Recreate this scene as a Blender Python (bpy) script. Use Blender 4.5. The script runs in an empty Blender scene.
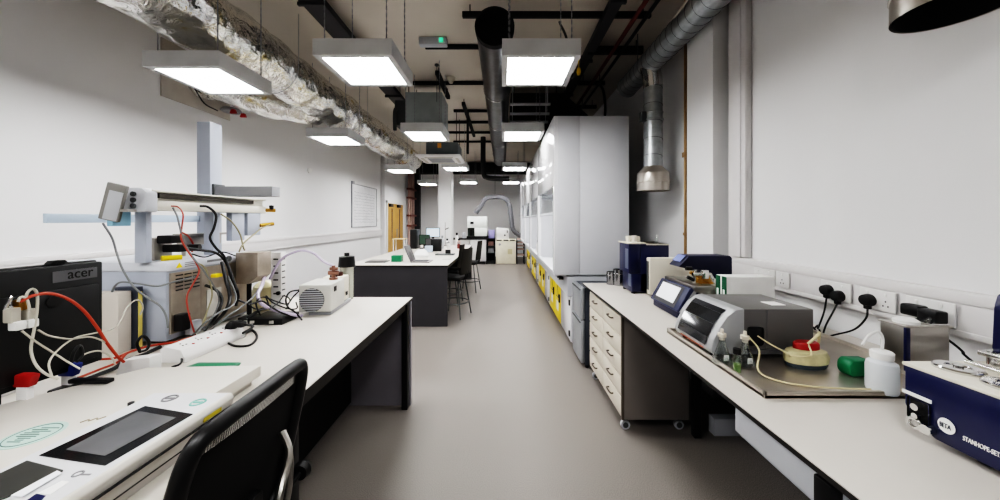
import bpy, bmesh, math, random
from mathutils import Vector, Matrix, noise
random.seed(7)
SC = bpy.context.scene
COL = SC.collection
PI = math.pi
H = 1.56          # eye height
F = 333.0         # focal length in pixels of the 1000 px wide frame

def at(px, py, Y):
    return Vector(((px-502)/F*Y, Y, H-(py-220)/F*Y))
def onx(px, py, X):
    Y = X*F/(px-502)
    return Vector((X, Y, H-(py-220)/F*Y))
def onz(px, py, Z):
    Y = (H-Z)*F/(py-220)
    return Vector(((px-502)/F*Y, Y, Z))

# ------------------------------------------------------------ materials
def lin(c):
    r = []
    for v in c:
        v /= 255.0
        r.append(v/12.92 if v <= .04045 else ((v+.055)/1.055)**2.4)
    return (r[0], r[1], r[2], 1)
MATS = {}
def mat(name, rgb, rough=.5, metal=0., var=.06, scale=6., bump=0., bscale=80., trans=0., emit=0., spec=.5, ior=1.45, coat=0.):
    if name in MATS: return MATS[name]
    m = bpy.data.materials.new(name); m.use_nodes = True
    nt = m.node_tree; b = nt.nodes['Principled BSDF']
    b.inputs['Roughness'].default_value = rough
    b.inputs['Metallic'].default_value = metal
    b.inputs['Specular IOR Level'].default_value = spec
    b.inputs['IOR'].default_value = ior
    b.inputs['Transmission Weight'].default_value = trans
    b.inputs['Coat Weight'].default_value = coat
    tc = nt.nodes.new('ShaderNodeTexCoord')
    n = nt.nodes.new('ShaderNodeTexNoise'); n.inputs['Scale'].default_value = scale; n.inputs['Detail'].default_value = 4
    nt.links.new(tc.outputs['Object'], n.inputs['Vector'])
    r = nt.nodes.new('ShaderNodeValToRGB')
    c = lin(rgb)
    r.color_ramp.elements[0].position = .3; r.color_ramp.elements[1].position = .7
    r.color_ramp.elements[0].color = tuple(max(0, x*(1-var)) for x in c[:3])+(1,)
    r.color_ramp.elements[1].color = tuple(min(1, x*(1+var)) for x in c[:3])+(1,)
    nt.links.new(n.outputs['Fac'], r.inputs['Fac'])
    nt.links.new(r.outputs['Color'], b.inputs['Base Color'])
    if emit:
        nt.links.new(r.outputs['Color'], b.inputs['Emission Color'])
        b.inputs['Emission Strength'].default_value = emit
    if bump:
        n2 = nt.nodes.new('ShaderNodeTexNoise'); n2.inputs['Scale'].default_value = bscale; n2.inputs['Detail'].default_value = 6
        nt.links.new(tc.outputs['Object'], n2.inputs['Vector'])
        bp = nt.nodes.new('ShaderNodeBump'); bp.inputs['Strength'].default_value = bump; bp.inputs['Distance'].default_value = .02
        nt.links.new(n2.outputs['Fac'], bp.inputs['Height']); nt.links.new(bp.outputs['Normal'], b.inputs['Normal'])
    MATS[name] = m
    return m

WALL = mat('wall_paint', (238, 237, 237), .55, var=.012, scale=1.5, spec=.3)
CEIL = mat('ceiling_concrete', (212, 204, 193), .8, var=.05, scale=1.2)
WHITE = mat('white_plastic', (232, 230, 228), .35, var=.015)
PVC = mat('white_trunking', (226, 223, 222), .4, var=.01)
GLOSS = mat('glossy_white', (236, 236, 238), .12, var=.01, coat=.3)
PANEL = mat('fume_cupboard_white', (214, 215, 219), .3, var=.015)
TOP = mat('worktop_laminate', (206, 200, 192), .38, var=.02, scale=3)
EDGE = mat('worktop_edge', (38, 36, 35), .5)
BLACK = mat('black_plastic', (20, 20, 21), .42, var=.1)
BLACKM = mat('black_matt', (15, 14, 14), .75, var=.1)
DARK = mat('dark_grey_panel', (62, 61, 64), .55, var=.04)
CHAR = mat('charcoal_metal', (86, 89, 90), .5, .2)
GREY = mat('grey_paint', (152, 153, 156), .45, var=.03)
LGREY = mat('light_grey_paint', (196, 198, 203), .42, var=.02)
BLGREY = mat('blue_grey_paint', (178, 184, 196), .42, var=.02)
LILAC = mat('lilac_grey_panel', (160, 157, 164), .5, var=.03)
TAUPE = mat('taupe_carcass', (134, 128, 124), .5, var=.03)
CREAM = mat('cream_front', (221, 212, 197), .42, var=.02)
CREAMW = mat('cream_white', (226, 220, 206), .4, var=.02)
STEEL = mat('stainless_steel', (176, 172, 166), .3, .95, var=.12, scale=4, bump=.05, bscale=200)
BRSTEEL = mat('brown_steel', (178, 168, 156), .42, .75, var=.18, scale=9)
CHROME = mat('chrome', (215, 214, 212), .12, 1.0, var=.04)
NAVY = mat('navy_enamel', (19, 26, 66), .32, var=.05, coat=.2)
NAVYD = mat('dark_navy', (15, 19, 50), .45, var=.05)
BRASS = mat('brass', (176, 134, 62), .3, .95, var=.1)
COPPER = mat('copper_pipe', (158, 128, 92), .45, .4, var=.12)
YELLOW = mat('safety_yellow', (244, 208, 30), .4, var=.04)
GREEN = mat('green_plastic', (16, 112, 76), .4, var=.05)
DGREEN = mat('dark_green', (20, 82, 58), .45)
RED = mat('red_plastic', (160, 32, 28), .4, var=.06)
DRED = mat('red_oxide_pipe', (92, 34, 30), .55)
ORANGE = mat('orange_cable', (176, 62, 34), .45)
REDC = mat('red_hose', (176, 74, 58), .45)
BLUE = mat('blue_plastic', (36, 54, 128), .4)
PALEB = mat('pale_blue_shelf', (196, 212, 228), .25, var=.02)
BLOCKB = mat('light_blue_block', (150, 192, 214), .4)
PURPLE = mat('purple_plastic', (150, 146, 196), .4)
WCABLE = mat('white_cable', (192, 186, 174), .45)
GCABLE = mat('grey_cable', (120, 122, 122), .5)
BCABLE = mat('black_cable', (18, 18, 19), .45)
TUBEC = mat('cream_tubing', (214, 202, 164), .3, spec=.6)
LAVT = mat('lavender_tubing', (196, 186, 208), .25, spec=.6)
FILMW = mat('white_label', (244, 243, 240), .5)
INKG = mat('grey_ink', (126, 126, 128), .7)
INKD = mat('dark_ink', (52, 52, 54), .7)
TEAL = mat('teal_print', (120, 178, 164), .5)
WOOD = mat('oak_door', (190, 146, 84), .45, var=.14, scale=3)
PINK = mat('pinkish_card', (206, 178, 166), .6)
SCRD = mat('glare_screen', (92, 92, 94), .2, var=.3, scale=3)  # grey raised so the colour holds the reflected light on the display
SCRW = mat('lit_screen', (206, 222, 236), .3, emit=.7)
SCRG = mat('pale_display', (222, 224, 228), .25, emit=.25)
def glass_mat():
    m = bpy.data.materials.new('clear_glass'); m.use_nodes = True
    nt = m.node_tree; L = nt.links.new; out = nt.nodes['Material Output']
    nt.nodes.remove(nt.nodes['Principled BSDF'])
    t = nt.nodes.new('ShaderNodeBsdfTransparent'); t.inputs['Color'].default_value = (.93, .95, .95, 1)
    g = nt.nodes.new('ShaderNodeBsdfGlossy'); g.inputs['Roughness'].default_value = .04
    lw = nt.nodes.new('ShaderNodeLayerWeight'); lw.inputs['Blend'].default_value = .35
    mr = nt.nodes.new('ShaderNodeMapRange'); mr.inputs['To Min'].default_value = .05; mr.inputs['To Max'].default_value = .75
    mx = nt.nodes.new('ShaderNodeMixShader')
    L(lw.outputs['Facing'], mr.inputs['Value']); L(mr.outputs[0], mx.inputs['Fac'])
    L(t.outputs[0], mx.inputs[1]); L(g.outputs[0], mx.inputs[2]); L(mx.outputs[0], out.inputs['Surface'])
    return m
GLASS = glass_mat()
PLAST = mat('translucent_bottle', (234, 238, 241), .3, trans=.18, var=.02)
LIQ = mat('green_liquid', (170, 200, 130), .1, trans=.6)
RUBBER = mat('rubber', (40, 40, 42), .7)
SILV = mat('silver_paint', (166, 167, 168), .42, .2, var=.03)
MIDG = mat('mid_grey_metal', (104, 104, 106), .42, .3, var=.05)
INSTR = mat('centrifuge_grey', (110, 108, 106), .38, .35, var=.04, scale=3)
WINDK = mat('dark_window', (54, 55, 57), .08, .4, var=.25, scale=5, coat=.5)
BEIGE = mat('beige_cover', (208, 203, 194), .4, var=.02)
GALV = mat('galvanised_steel', (176, 180, 182), .33, .85, var=.16, scale=14, bump=.06, bscale=40)
DSTEEL = mat('dark_spiral_steel', (96, 96, 98), .28, .9, var=.2, scale=8)
LAMPM = mat('lamp_diffuser', (253, 253, 253), .5, var=0, emit=30)
HLAMP = mat('fume_lamp', (255, 255, 255), .5, var=0, emit=16.0)
EXITG = mat('exit_green', (70, 210, 150), .5, emit=.8)

def foil_mat():
    m = bpy.data.materials.new('crumpled_foil'); m.use_nodes = True
    nt = m.node_tree; b = nt.nodes['Principled BSDF']; L = nt.links.new
    tc = nt.nodes.new('ShaderNodeTexCoord')
    n1 = nt.nodes.new('ShaderNodeTexNoise'); n1.inputs['Scale'].default_value = 2.6; n1.inputs['Detail'].default_value = 4; n1.inputs['Distortion'].default_value = .8
    mp = nt.nodes.new('ShaderNodeMapping'); mp.inputs['Scale'].default_value = (1.6, .8, 1.6)
    L(tc.outputs['Object'], mp.inputs['Vector']); L(mp.outputs['Vector'], n1.inputs['Vector'])
    rp = nt.nodes.new('ShaderNodeValToRGB')
    e = rp.color_ramp.elements
    e[0].position = .3; e[0].color = lin((196, 196, 196)); e[1].position = .5; e[1].color = lin((248, 247, 244))
    x = e.new(.63); x.color = lin((246, 243, 232)); x = e.new(.69); x.color = lin((222, 204, 150)); x = e.new(.76); x.color = lin((186, 172, 140))
    L(n1.outputs['Fac'], rp.inputs['Fac']); L(rp.outputs['Color'], b.inputs['Base Color'])
    b.inputs['Metallic'].default_value = .96; b.inputs['Roughness'].default_value = .14
    v = nt.nodes.new('ShaderNodeTexVoronoi'); v.inputs['Scale'].default_value = 8; v.feature = 'F1'
    n2 = nt.nodes.new('ShaderNodeTexNoise'); n2.inputs['Scale'].default_value = 11; n2.inputs['Detail'].default_value = 3; n2.inputs['Distortion'].default_value = 1.5
    L(tc.outputs['Object'], n2.inputs['Vector']); L(n2.outputs['Color'], v.inputs['Vector'])
    ad = nt.nodes.new('ShaderNodeVectorMath'); ad.operation = 'MULTIPLY_ADD'; ad.inputs[1].default_value = (.12, .12, .12)
    L(n2.outputs['Color'], ad.inputs[0]); L(tc.outputs['Object'], ad.inputs[2]); L(ad.outputs[0], v.inputs['Vector'])
    bp = nt.nodes.new('ShaderNodeBump'); bp.inputs['Strength'].default_value = .3; bp.inputs['Distance'].default_value = .06
    L(v.outputs['Distance'], bp.inputs['Height']); L(bp.outputs['Normal'], b.inputs['Normal'])
    return m
FOIL = foil_mat()

def floor_mat():
    m = bpy.data.materials.new('speckled_vinyl'); m.use_nodes = True
    nt = m.node_tree; b = nt.nodes['Principled BSDF']; L = nt.links.new
    tc = nt.nodes.new('ShaderNodeTexCoord')
    n1 = nt.nodes.new('ShaderNodeTexNoise'); n1.inputs['Scale'].default_value = 190; n1.inputs['Detail'].default_value = 3
    n2 = nt.nodes.new('ShaderNodeTexNoise'); n2.inputs['Scale'].default_value = 1.3
    L(tc.outputs['Object'], n1.inputs['Vector']); L(tc.outputs['Object'], n2.inputs['Vector'])
    r = nt.nodes.new('ShaderNodeValToRGB'); e = r.color_ramp.elements
    e[0].position = .34; e[0].color = lin((112, 106, 102)); e[1].position = .68; e[1].color = lin((152, 145, 139))
    L(n1.outputs['Fac'], r.inputs['Fac'])
    mx = nt.nodes.new('ShaderNodeMixRGB'); mx.blend_type = 'MULTIPLY'; mx.inputs[0].default_value = .25
    L(r.outputs['Color'], mx.inputs[1]); L(n2.outputs['Color'], mx.inputs[2])
    r2 = nt.nodes.new('ShaderNodeValToRGB'); r2.color_ramp.elements[0].color = (.85, .85, .85, 1)
    L(n2.outputs['Fac'], r2.inputs['Fac']); L(r2.outputs['Color'], mx.inputs[2])
    L(mx.outputs['Color'], b.inputs['Base Color'])
    b.inputs['Roughness'].default_value = .42; b.inputs['Specular IOR Level'].default_value = .4
    bp = nt.nodes.new('ShaderNodeBump'); bp.inputs['Strength'].default_value = .25; bp.inputs['Distance'].default_value = .004
    L(n1.outputs['Fac'], bp.inputs['Height']); L(bp.outputs['Normal'], b.inputs['Normal'])
    return m
FLOORM = floor_mat()

def mesh_mat():
    m = bpy.data.materials.new('chair_mesh'); m.use_nodes = True
    nt = m.node_tree; b = nt.nodes['Principled BSDF']; L = nt.links.new
    b.inputs['Base Color'].default_value = lin((26, 26, 30)); b.inputs['Roughness'].default_value = .6
    tc = nt.nodes.new('ShaderNodeTexCoord')
    w = nt.nodes.new('ShaderNodeTexWave'); w.bands_direction = 'Y'; w.inputs['Scale'].default_value = 45
    L(tc.outputs['Object'], w.inputs['Vector'])
    r = nt.nodes.new('ShaderNodeMapRange'); r.inputs['To Min'].default_value = .72; r.inputs['To Max'].default_value = .96
    L(w.outputs['Fac'], r.inputs['Value']); L(r.outputs[0], b.inputs['Alpha'])
    return m
MESHM = mesh_mat()

# ------------------------------------------------------------ geometry collector
def crom(pts, n=6):
    P = [Vector(p) for p in pts]
    if len(P) < 3: return P
    out = []
    for i in range(len(P)-1):
        p0 = P[i-1] if i else P[0]*2-P[1]
        p1, p2 = P[i], P[i+1]
        p3 = P[i+2] if i+2 < len(P) else P[-1]*2-P[-2]
        for k in range(n):
            t = k/n
            out.append(.5*((2*p1)+(p2-p0)*t+(2*p0-5*p1+4*p2-p3)*t*t+(3*p1-p0-3*p2+p3)*t**3))
    out.append(P[-1])
    return out

class MB:
    def __init__(s): s.bm = bmesh.new(); s.mi = 0
    def m(s, i): s.mi = i; return s
    def _faces(s, fs):
        for f in fs: f.material_index = s.mi
    def box(s, x0, x1, y0, y1, z0, z1, bev=0, seg=2, M=None):
        if x0 > x1: x0, x1 = x1, x0
        if y0 > y1: y0, y1 = y1, y0
        if z0 > z1: z0, z1 = z1, z0
        vs = [s.bm.verts.new(p) for p in ((x0,y0,z0),(x1,y0,z0),(x1,y1,z0),(x0,y1,z0),(x0,y0,z1),(x1,y0,z1),(x1,y1,z1),(x0,y1,z1))]
        fs = [s.bm.faces.new([vs[i] for i in q]) for q in ((3,2,1,0),(4,5,6,7),(0,1,5,4),(1,2,6,5),(2,3,7,6),(3,0,4,7))]
        s._faces(fs)
        if M is not None: bmesh.ops.transform(s.bm, matrix=M, verts=vs)
        if bev: s._bev(fs, bev, seg)
        return s
    def _bev(s, fs, bev, seg=2):
        es = list({e for f in fs for e in f.edges})
        r = bmesh.ops.bevel(s.bm, geom=es, offset=bev, segments=seg, affect='EDGES', profile=.5)
        s._faces(r['faces'])
    def prism(s, poly, axis, a0, a1, bev=0, M=None):
        f = {'x': lambda p, a: (a, p[0], p[1]), 'y': lambda p, a: (p[0], a, p[1]), 'z': lambda p, a: (p[0], p[1], a)}[axis]
        A = [s.bm.verts.new(f(p, a0)) for p in poly]; B = [s.bm.verts.new(f(p, a1)) for p in poly]
        n = len(poly)
        fs = [s.bm.faces.new(A[::-1]), s.bm.faces.new(B)]
        for i in range(n): fs.append(s.bm.faces.new((A[i], A[(i+1) % n], B[(i+1) % n], B[i])))
        s._faces(fs)
        bmesh.ops.recalc_face_normals(s.bm, faces=fs)
        if M is not None: bmesh.ops.transform(s.bm, matrix=M, verts=A+B)
        if bev: s._bev(fs, bev)
        return s
    def quad(s, a, b, c, d):
        f = s.bm.faces.new([s.bm.verts.new(p) for p in (a, b, c, d)]); s._faces([f]); return s
    def cyl(s, p0, p1, r0, r1=None, seg=16, caps=True):
        p0, p1 = Vector(p0), Vector(p1); r1 = r0 if r1 is None else r1
        d = (p1-p0).normalized(); u = d.orthogonal().normalized(); w = d.cross(u)
        A, B = [], []
        for i in range(seg):
            a = 2*PI*i/seg; o = u*math.cos(a)+w*math.sin(a)
            A.append(s.bm.verts.new(p0+o*r0)); B.append(s.bm.verts.new(p1+o*r1))
        fs = [s.bm.faces.new((A[i], A[(i+1) % seg], B[(i+1) % seg], B[i])) for i in range(seg)]
        if caps: fs += [s.bm.faces.new(A[::-1]), s.bm.faces.new(B)]
        s._faces(fs); return s
    def lathe(s, prof, c=(0,0,0), d=(0,0,1), seg=20):
        c = Vector(c); d = Vector(d).normalized(); u = d.orthogonal().normalized(); w = d.cross(u)
        rings = []
        for r, z in prof:
            if r < 1e-6: rings.append([s.bm.verts.new(c+d*z)])
            else: rings.append([s.bm.verts.new(c+d*z+(u*math.cos(2*PI*i/seg)+w*math.sin(2*PI*i/seg))*r) for i in range(seg)])
        fs = []
        for A, B in zip(rings, rings[1:]):
            for i in range(seg):
                j = (i+1) % seg
                if len(A) == 1 and len(B) == 1: continue
                if len(A) == 1: fs.append(s.bm.faces.new((A[0], B[j], B[i])))
                elif len(B) == 1: fs.append(s.bm.faces.new((A[i], A[j], B[0])))
                else: fs.append(s.bm.faces.new((A[i], A[j], B[j], B[i])))
        s._faces(fs); return s
    def tube(s, pts, r, seg=8, n=6, smooth=True, closed=False):
        P = crom(pts, n) if smooth else [Vector(p) for p in pts]
        rings = []; u = None
        for i, p in enumerate(P):
            t = (P[min(i+1, len(P)-1)]-P[max(i-1, 0)]).normalized()
            if u is None: u = t.orthogonal().normalized()
            else:
                u = u-t*u.dot(t)
                u = u.normalized() if u.length > 1e-6 else t.orthogonal().normalized()
            w = t.cross(u)
            rr = r(i/(len(P)-1)) if callable(r) else r
            rings.append([s.bm.verts.new(p+(u*math.cos(2*PI*k/seg)+w*math.sin(2*PI*k/seg))*rr) for k in range(seg)])
        fs = []
        for A, B in zip(rings, rings[1:]):
            for k in range(seg): fs.append(s.bm.faces.new((A[k], A[(k+1) % seg], B[(k+1) % seg], B[k])))
        fs += [s.bm.faces.new(rings[0][::-1]), s.bm.faces.new(rings[-1])]
        s._faces(fs); return s
    def torus(s, c, d, R, r, seg=20, ms=6):
        c = Vector(c); d = Vector(d).normalized(); u = d.orthogonal().normalized(); w = d.cross(u)
        rings = []
        for i in range(seg):
            a = 2*PI*i/seg; o = u*math.cos(a)+w*math.sin(a)
            rings.append([s.bm.verts.new(c+o*(R+r*math.cos(2*PI*k/ms))+d*r*math.sin(2*PI*k/ms)) for k in range(ms)])
        fs = []
        for i in range(seg):
            A, B = rings[i], rings[(i+1) % seg]
            for k in range(ms): fs.append(s.bm.faces.new((A[k], B[k], B[(k+1) % ms], A[(k+1) % ms])))
        s._faces(fs); return s
    def text(s, body, size, o, right, up, ext=.0006, sx=1.0):
        cu = bpy.data.curves.new('lettering', 'FONT'); cu.body = body; cu.size = size; cu.extrude = ext; cu.resolution_u = 3
        ob = bpy.data.objects.new('lettering', cu); COL.objects.link(ob)
        dg = bpy.context.evaluated_depsgraph_get(); dg.update()
        me = bpy.data.meshes.new_from_object(ob.evaluated_get(dg))
        bpy.data.objects.remove(ob); bpy.data.curves.remove(cu)
        right, up = Vector(right).normalized(), Vector(up).normalized(); nrm = right.cross(up)
        R = Matrix((right*sx, up, nrm)).transposed().to_4x4(); R.translation = Vector(o)
        me.transform(R)
        n0 = len(s.bm.faces); s.bm.from_mesh(me); s.bm.faces.ensure_lookup_table()
        for f in s.bm.faces[n0:]: f.material_index = s.mi
        bpy.data.meshes.remove(me); return s
    def build(s, name, mats, parent=None, label=None, cat=None, group=None, kind=None, origin=None, smooth=35):
        if not isinstance(mats, (list, tuple)): mats = [mats]
        me = bpy.data.meshes.new(name)
        if origin is None:
            if parent is not None: o = ORG[parent.name]
            else:
                lo = [min(v.co[i] for v in s.bm.verts) for i in range(3)]; hi = [max(v.co[i] for v in s.bm.verts) for i in range(3)]
                o = Vector(((lo[0]+hi[0])/2, (lo[1]+hi[1])/2, lo[2]))
        else: o = Vector(origin)
        bmesh.ops.translate(s.bm, vec=-o, verts=s.bm.verts)
        s.bm.to_mesh(me); s.bm.free()
        for m in mats: me.materials.append(m)
        for p in me.polygons: p.use_smooth = True
        me.set_sharp_from_angle(angle=math.radians(smooth))
        ob = bpy.data.objects.new(name, me); COL.objects.link(ob)
        ORG[ob.name] = o
        if parent is not None: ob.parent = parent
        else: ob.location = o
        tag(ob, label, cat, group, kind)
        return ob
ORG = {}
def tag(o, label=None, cat=None, group=None, kind=None):
    if label: o['label'] = label
    if cat: o['category'] = cat
    if group: o['group'] = group
    if kind: o['kind'] = kind
def thing(name, label, cat, loc=(0,0,0), group=None):
    o = bpy.data.objects.new(name, None); COL.objects.link(o); o.location = loc; o.empty_display_size = .1
    ORG[o.name] = Vector(loc); tag(o, label, cat, group); return o
def dup(root, loc, label, rotz=None, group=None):
    def rec(o, par):
        c = o.copy(); COL.objects.link(c)
        if par is not None: c.parent = par
        for ch in o.children: rec(ch, c)
        return c
    r = rec(root, None); r.location = loc
    if rotz is not None: r.rotation_euler.z = rotz
    r['label'] = label
    if group: r['group'] = group
    return r
def struct(mb, name, m):
    return mb.build(name, m, kind='structure')
def B(*a, **k): return MB().box(*a, **k)

# ------------------------------------------------------------ room shell
XL, XR, YB, YF, ZC = -3.9, 2.0, -3.5, 14.2, 3.85
struct(B(XL-.2, XR+.2, YB-.2, YF+.2, -.1, 0), 'floor', FLOORM)
struct(B(XL-.2, XR+.2, YB-.2, YF+.2, ZC, ZC+.1), 'ceiling', CEIL)
struct(MB().box(XL-.15, XL, YB, 10.7, 0, ZC).box(XL-.15, XL+.13, 10.7, YF, 0, ZC), 'wall_left', WALL)
struct(B(XR, XR+.15, YB, YF, 0, ZC), 'wall_right', WALL)
struct(B(XL, XR, YF, YF+.15, 0, ZC), 'wall_far', WALL)
struct(B(XL, XR, YB-.15, YB, 0, ZC), 'wall_back', WALL)
struct(B(1.85, XR, 2.92, 3.33, 0, ZC), 'column', WALL)
struct(B(-1.92, -1.53, 10.05, 10.45, 0, ZC), 'column', WALL)
def dado(x0, x1, y0, y1, s):
    mb = MB()
    mb.box(x0, x1, y0, y1, 1.06, 1.255, .006)
    xf = x0 if s < 0 else x1
    mb.box(xf, xf+s*.006, y0, y1, 1.205, 1.25, .003); mb.box(xf, xf+s*.006, y0, y1, 1.065, 1.09, .003)
    return mb
struct(dado(XL, XL+.05, -3.4, 10.65, 1), 'trim_1', PVC)
struct(dado(XR-.05, XR, -3.4, 2.9, -1), 'trim_2', PVC)
struct(MB().box(1.94, XR, 2.66, 2.86, 1.256, ZC, .012).box(1.93, 1.94, 2.70, 2.82, 1.256, ZC, .004), 'trim_3', PVC)
struct(MB().box(1.72, XR-.01, -2.5, 2.47, 0, .125, .004).box(1.53, 1.72, 2.40, 2.47, 0, .125, .004), 'trim_4', LGREY)

# double door on the left
d = MB().box(XL+.13, XL+.17, 10.82, 10.9, 0, 2.2).box(XL+.13, XL+.17, 12.55, 12.63, 0, 2.2).box(XL+.13, XL+.17, 10.82, 12.63, 2.12, 2.2)
dr = d.build('door_1', WHITE, kind='structure')
for k, (a, b) in enumerate(((10.9, 11.72), (11.73, 12.55))):
    lf = B(XL+.131, XL+.165, a, b, .01, 2.12).build('door_leaf', WOOD, dr)
    B(XL+.165, XL+.168, (a+b)/2-.05, (a+b)/2+.05, .9, 1.95).build('vision_panel', mat('dark_glazing', (96, 74, 48), .2), lf)
    B(XL+.165, XL+.23, a+.08, a+.4, 2.0, 2.1, .01).build('door_closer', BLACK, lf)
    MB().cyl((XL+.21, 11.66+k*.13, .95), (XL+.21, 11.66+k*.13, 1.25), .012).build('pull_handle', STEEL, lf)

# ------------------------------------------------------------ ceiling lights
def make_light():
    L = thing('ceiling_light', 'x', 'light', (0, 0, 2.81), 'square suspended light panels')
    W = .3
    fr = MB()
    for a in ((-W, W, -W, -W+.046), (-W, W, W-.046, W), (-W, -W+.046, -W+.046, W-.046), (W-.046, W, -W+.046, W-.046)):
        fr.box(a[0], a[1], a[2], a[3], 2.81, 2.935)
    fr.box(-W+.046, W-.046, -W+.046, W-.046, 2.91, 2.935)
    fr.build('frame', mat('light_frame', (205, 205, 205), .5), L)
    MB().box(-W+.045, W-.045, -W+.045, W-.045, 2.82, 2.835).build('diffuser', LAMPM, L)
    for sx in (-1, 1):
        for sy in (-1, 1):
            ch = MB(); z = 2.935; k = 0
            x, y = sx*(W-.06), sy*(W-.06)
            while z < 3.88:
                zz = z+.034
                if k % 2: ch.box(x-.005, x+.005, y-.0015, y+.0015, z, zz)
                else: ch.box(x-.0015, x+.0015, y-.005, y+.005, z, zz)
                z += .028; k += 1
            ch.build('chain', GREY, L)
    return L
proto = make_light()
ROWS = [(-.3, 'added unseen behind the camera'), (2.82, 'first row'), (5.0, 'second row'), (8.2, 'third row'), (11.25, 'last row by the far wall')]  # nearest row is out of view, added to light the foreground
COLS = [(-2.52, 'left wall', .09, -.045), (-1.135, 'middle of the room', 0, 0), (.3, 'fume cupboards side', 0, 0)]
LL = {
 (1, 0): 'square light panel under foil duct beside grey wall plate', (1, 1): 'largest square light panel hanging right of the foil duct', (1, 2): 'square light panel in front of open black round duct',
 (2, 0): 'square light panel between left wall and foil duct, second from camera', (2, 1): 'square light panel right under the grey hanging box', (2, 2): 'square light panel below black sloped hood, second one along the steel duct',
 (3, 0): 'small light panel at far end of foil duct by left wall', (3, 1): 'light panel just behind the white ceiling cassette', (3, 2): 'third light panel along the fume cupboards',
 (4, 0): 'farthest light panel left of the white column', (4, 1): 'farthest light panel right of the white column', (4, 2): 'farthest light panel beside the top of fume cupboards'}
first = True
for i, (y, rn) in enumerate(ROWS):
    for j, (x, cn, dy, dz) in enumerate(COLS):
        lab = LL.get((i, j), 'square light panel %s on the %s' % (rn, cn))
        if first: proto.location = (x, y+dy, 2.81+dz); proto['label'] = lab; first = False
        else: dup(proto, (x, y+dy, 2.81+dz), lab)

# ------------------------------------------------------------ ducts
def foil_tube(pts, rad, seg=40, step=5, amp=.03, seed=0, n=20):
    mb = MB(); P = crom(pts, n); u = None; rings = []; acc = 0
    for i, p in enumerate(P):
        t = (P[min(i+1, len(P)-1)]-P[max(i-1, 0)]).normalized()
        if u is None: u = Vector((0, 0, 1)); 
        u = (u-t*u.dot(t)).normalized(); w = t.cross(u)
        ring = []
        for k in range(seg):
            a = 2*PI*k/seg
            o = u*math.cos(a)+w*math.sin(a)
            q = p+o*rad
            dsp = noise.noise(Vector((q.x*3, q.y*2.2, q.z*3))+Vector((seed, 0, 0)))*amp*1.3+noise.noise(q*9)*amp*.7+noise.noise(q*22)*amp*.35
            band = math.sin(i*2*PI/step)
            dsp += .008*band
            ring.append(mb.bm.verts.new(p+o*(rad+dsp)))
        rings.append(ring)
    for A, Bq in zip(rings, rings[1:]):
        for k in range(seg): mb.bm.faces.new((A[k], A[(k+1) % seg], Bq[(k+1) % seg], Bq[k]))
    mb.bm.faces.new(rings[0][::-1]); mb.bm.faces.new(rings[-1])
    return mb
fd = thing('foil_duct', 'big crumpled silver foil wrapped duct running along the upper left', 'duct', (-2.55, 4.5, 3.0))
foil_tube([(-2.57, y, 3.27) for y in (.4, 2, 3.2, 4.4, 5.6, 7, 8.4, 9.6)], .275, n=24, step=9).build('duct_run', FOIL, fd, smooth=80)
foil_tube([(-2.5, 4.9, 3.2), (-2.9, 4.75, 3.12), (-3.35, 4.45, 3.17), (-3.7, 4.3, 3.28), (-3.88, 4.27, 3.32)], .18, n=10, seed=5, amp=.035).build('branch', FOIL, fd, smooth=80)
for y in (1.6, 3.7, 5.6, 7.6, 9.2):
    MB().tube([(-2.57+.31*math.sin(a), y, 3.27-.31*math.cos(a)) for a in [-PI/2+PI*k/12 for k in range(13)]], .004, n=1).cyl((-2.88, y, 3.27), (-2.88, y, 3.85), .003, seg=6).cyl((-2.26, y, 3.27), (-2.26, y, 3.85), .003, seg=6).build('hanger', SILV, fd)
pl = thing('wall_plate', 'grey metal wall plate where the foil duct branch enters left wall', 'plate', (-3.9, 4.28, 2.98))
MB().box(-3.9, -3.885, 3.8, 4.76, 2.98, 3.65, .002).build('plate', mat('plate_grey', (190, 184, 176), .5), pl)
MB().lathe([(.0, 0), (.1, 0), (.12, .02), (.1, .05), (0, .05)], (-3.7, 4.55, 3.03), (0, 0, 1)).build('cap', GREY, pl)
for yy in (4.45, 4.62):
    MB().prism([(-.04, 0), (.04, 0), (.02, .05), (-.02, .05)], 'y', yy, yy+.03, M=Matrix.Translation((-3.6, 0, 2.99))).build('tap', RED, pl)
MB().tube([(-3.87, 3.95, 3.35), (-3.8, 4.1, 3.2), (-3.8, 4.25, 3.05), (-3.8, 4.45, 3.02)], .008).build('cable', BCABLE, pl)

sd = thing('steel_duct', 'dark round steel duct with black open end running down the room', 'duct', (-.07, 6.6, 3.2))
MB().lathe([(.178, 0), (.18, .0), (.18, 7.05), (.02, 7.05), (0, 7.05)], (-.07, 3.15, 3.39), (0, 1, 0), 40).build('duct_run', DSTEEL, sd)
o = MB().lathe([(0, .12), (.172, .12), (.174, -.005), (.187, -.01), (.187, .06)], (-.07, 3.15, 3.39), (0, 1, 0), 40).build('duct_mouth', BLACKM, sd); o['label'] = 'black open mouth of the duct'
for k in range(1, 5): MB().torus((-.07, 3.15+k*1.5, 3.39), (0, 1, 0), .182, .007, 32).build('joint_band', CHROME, sd)
for k in range(5): MB().cyl((-.07, 3.6+k*1.5, 3.56), (-.07, 3.6+k*1.5, 3.85), .006, seg=6).build('hanger', CHAR, sd)

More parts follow.
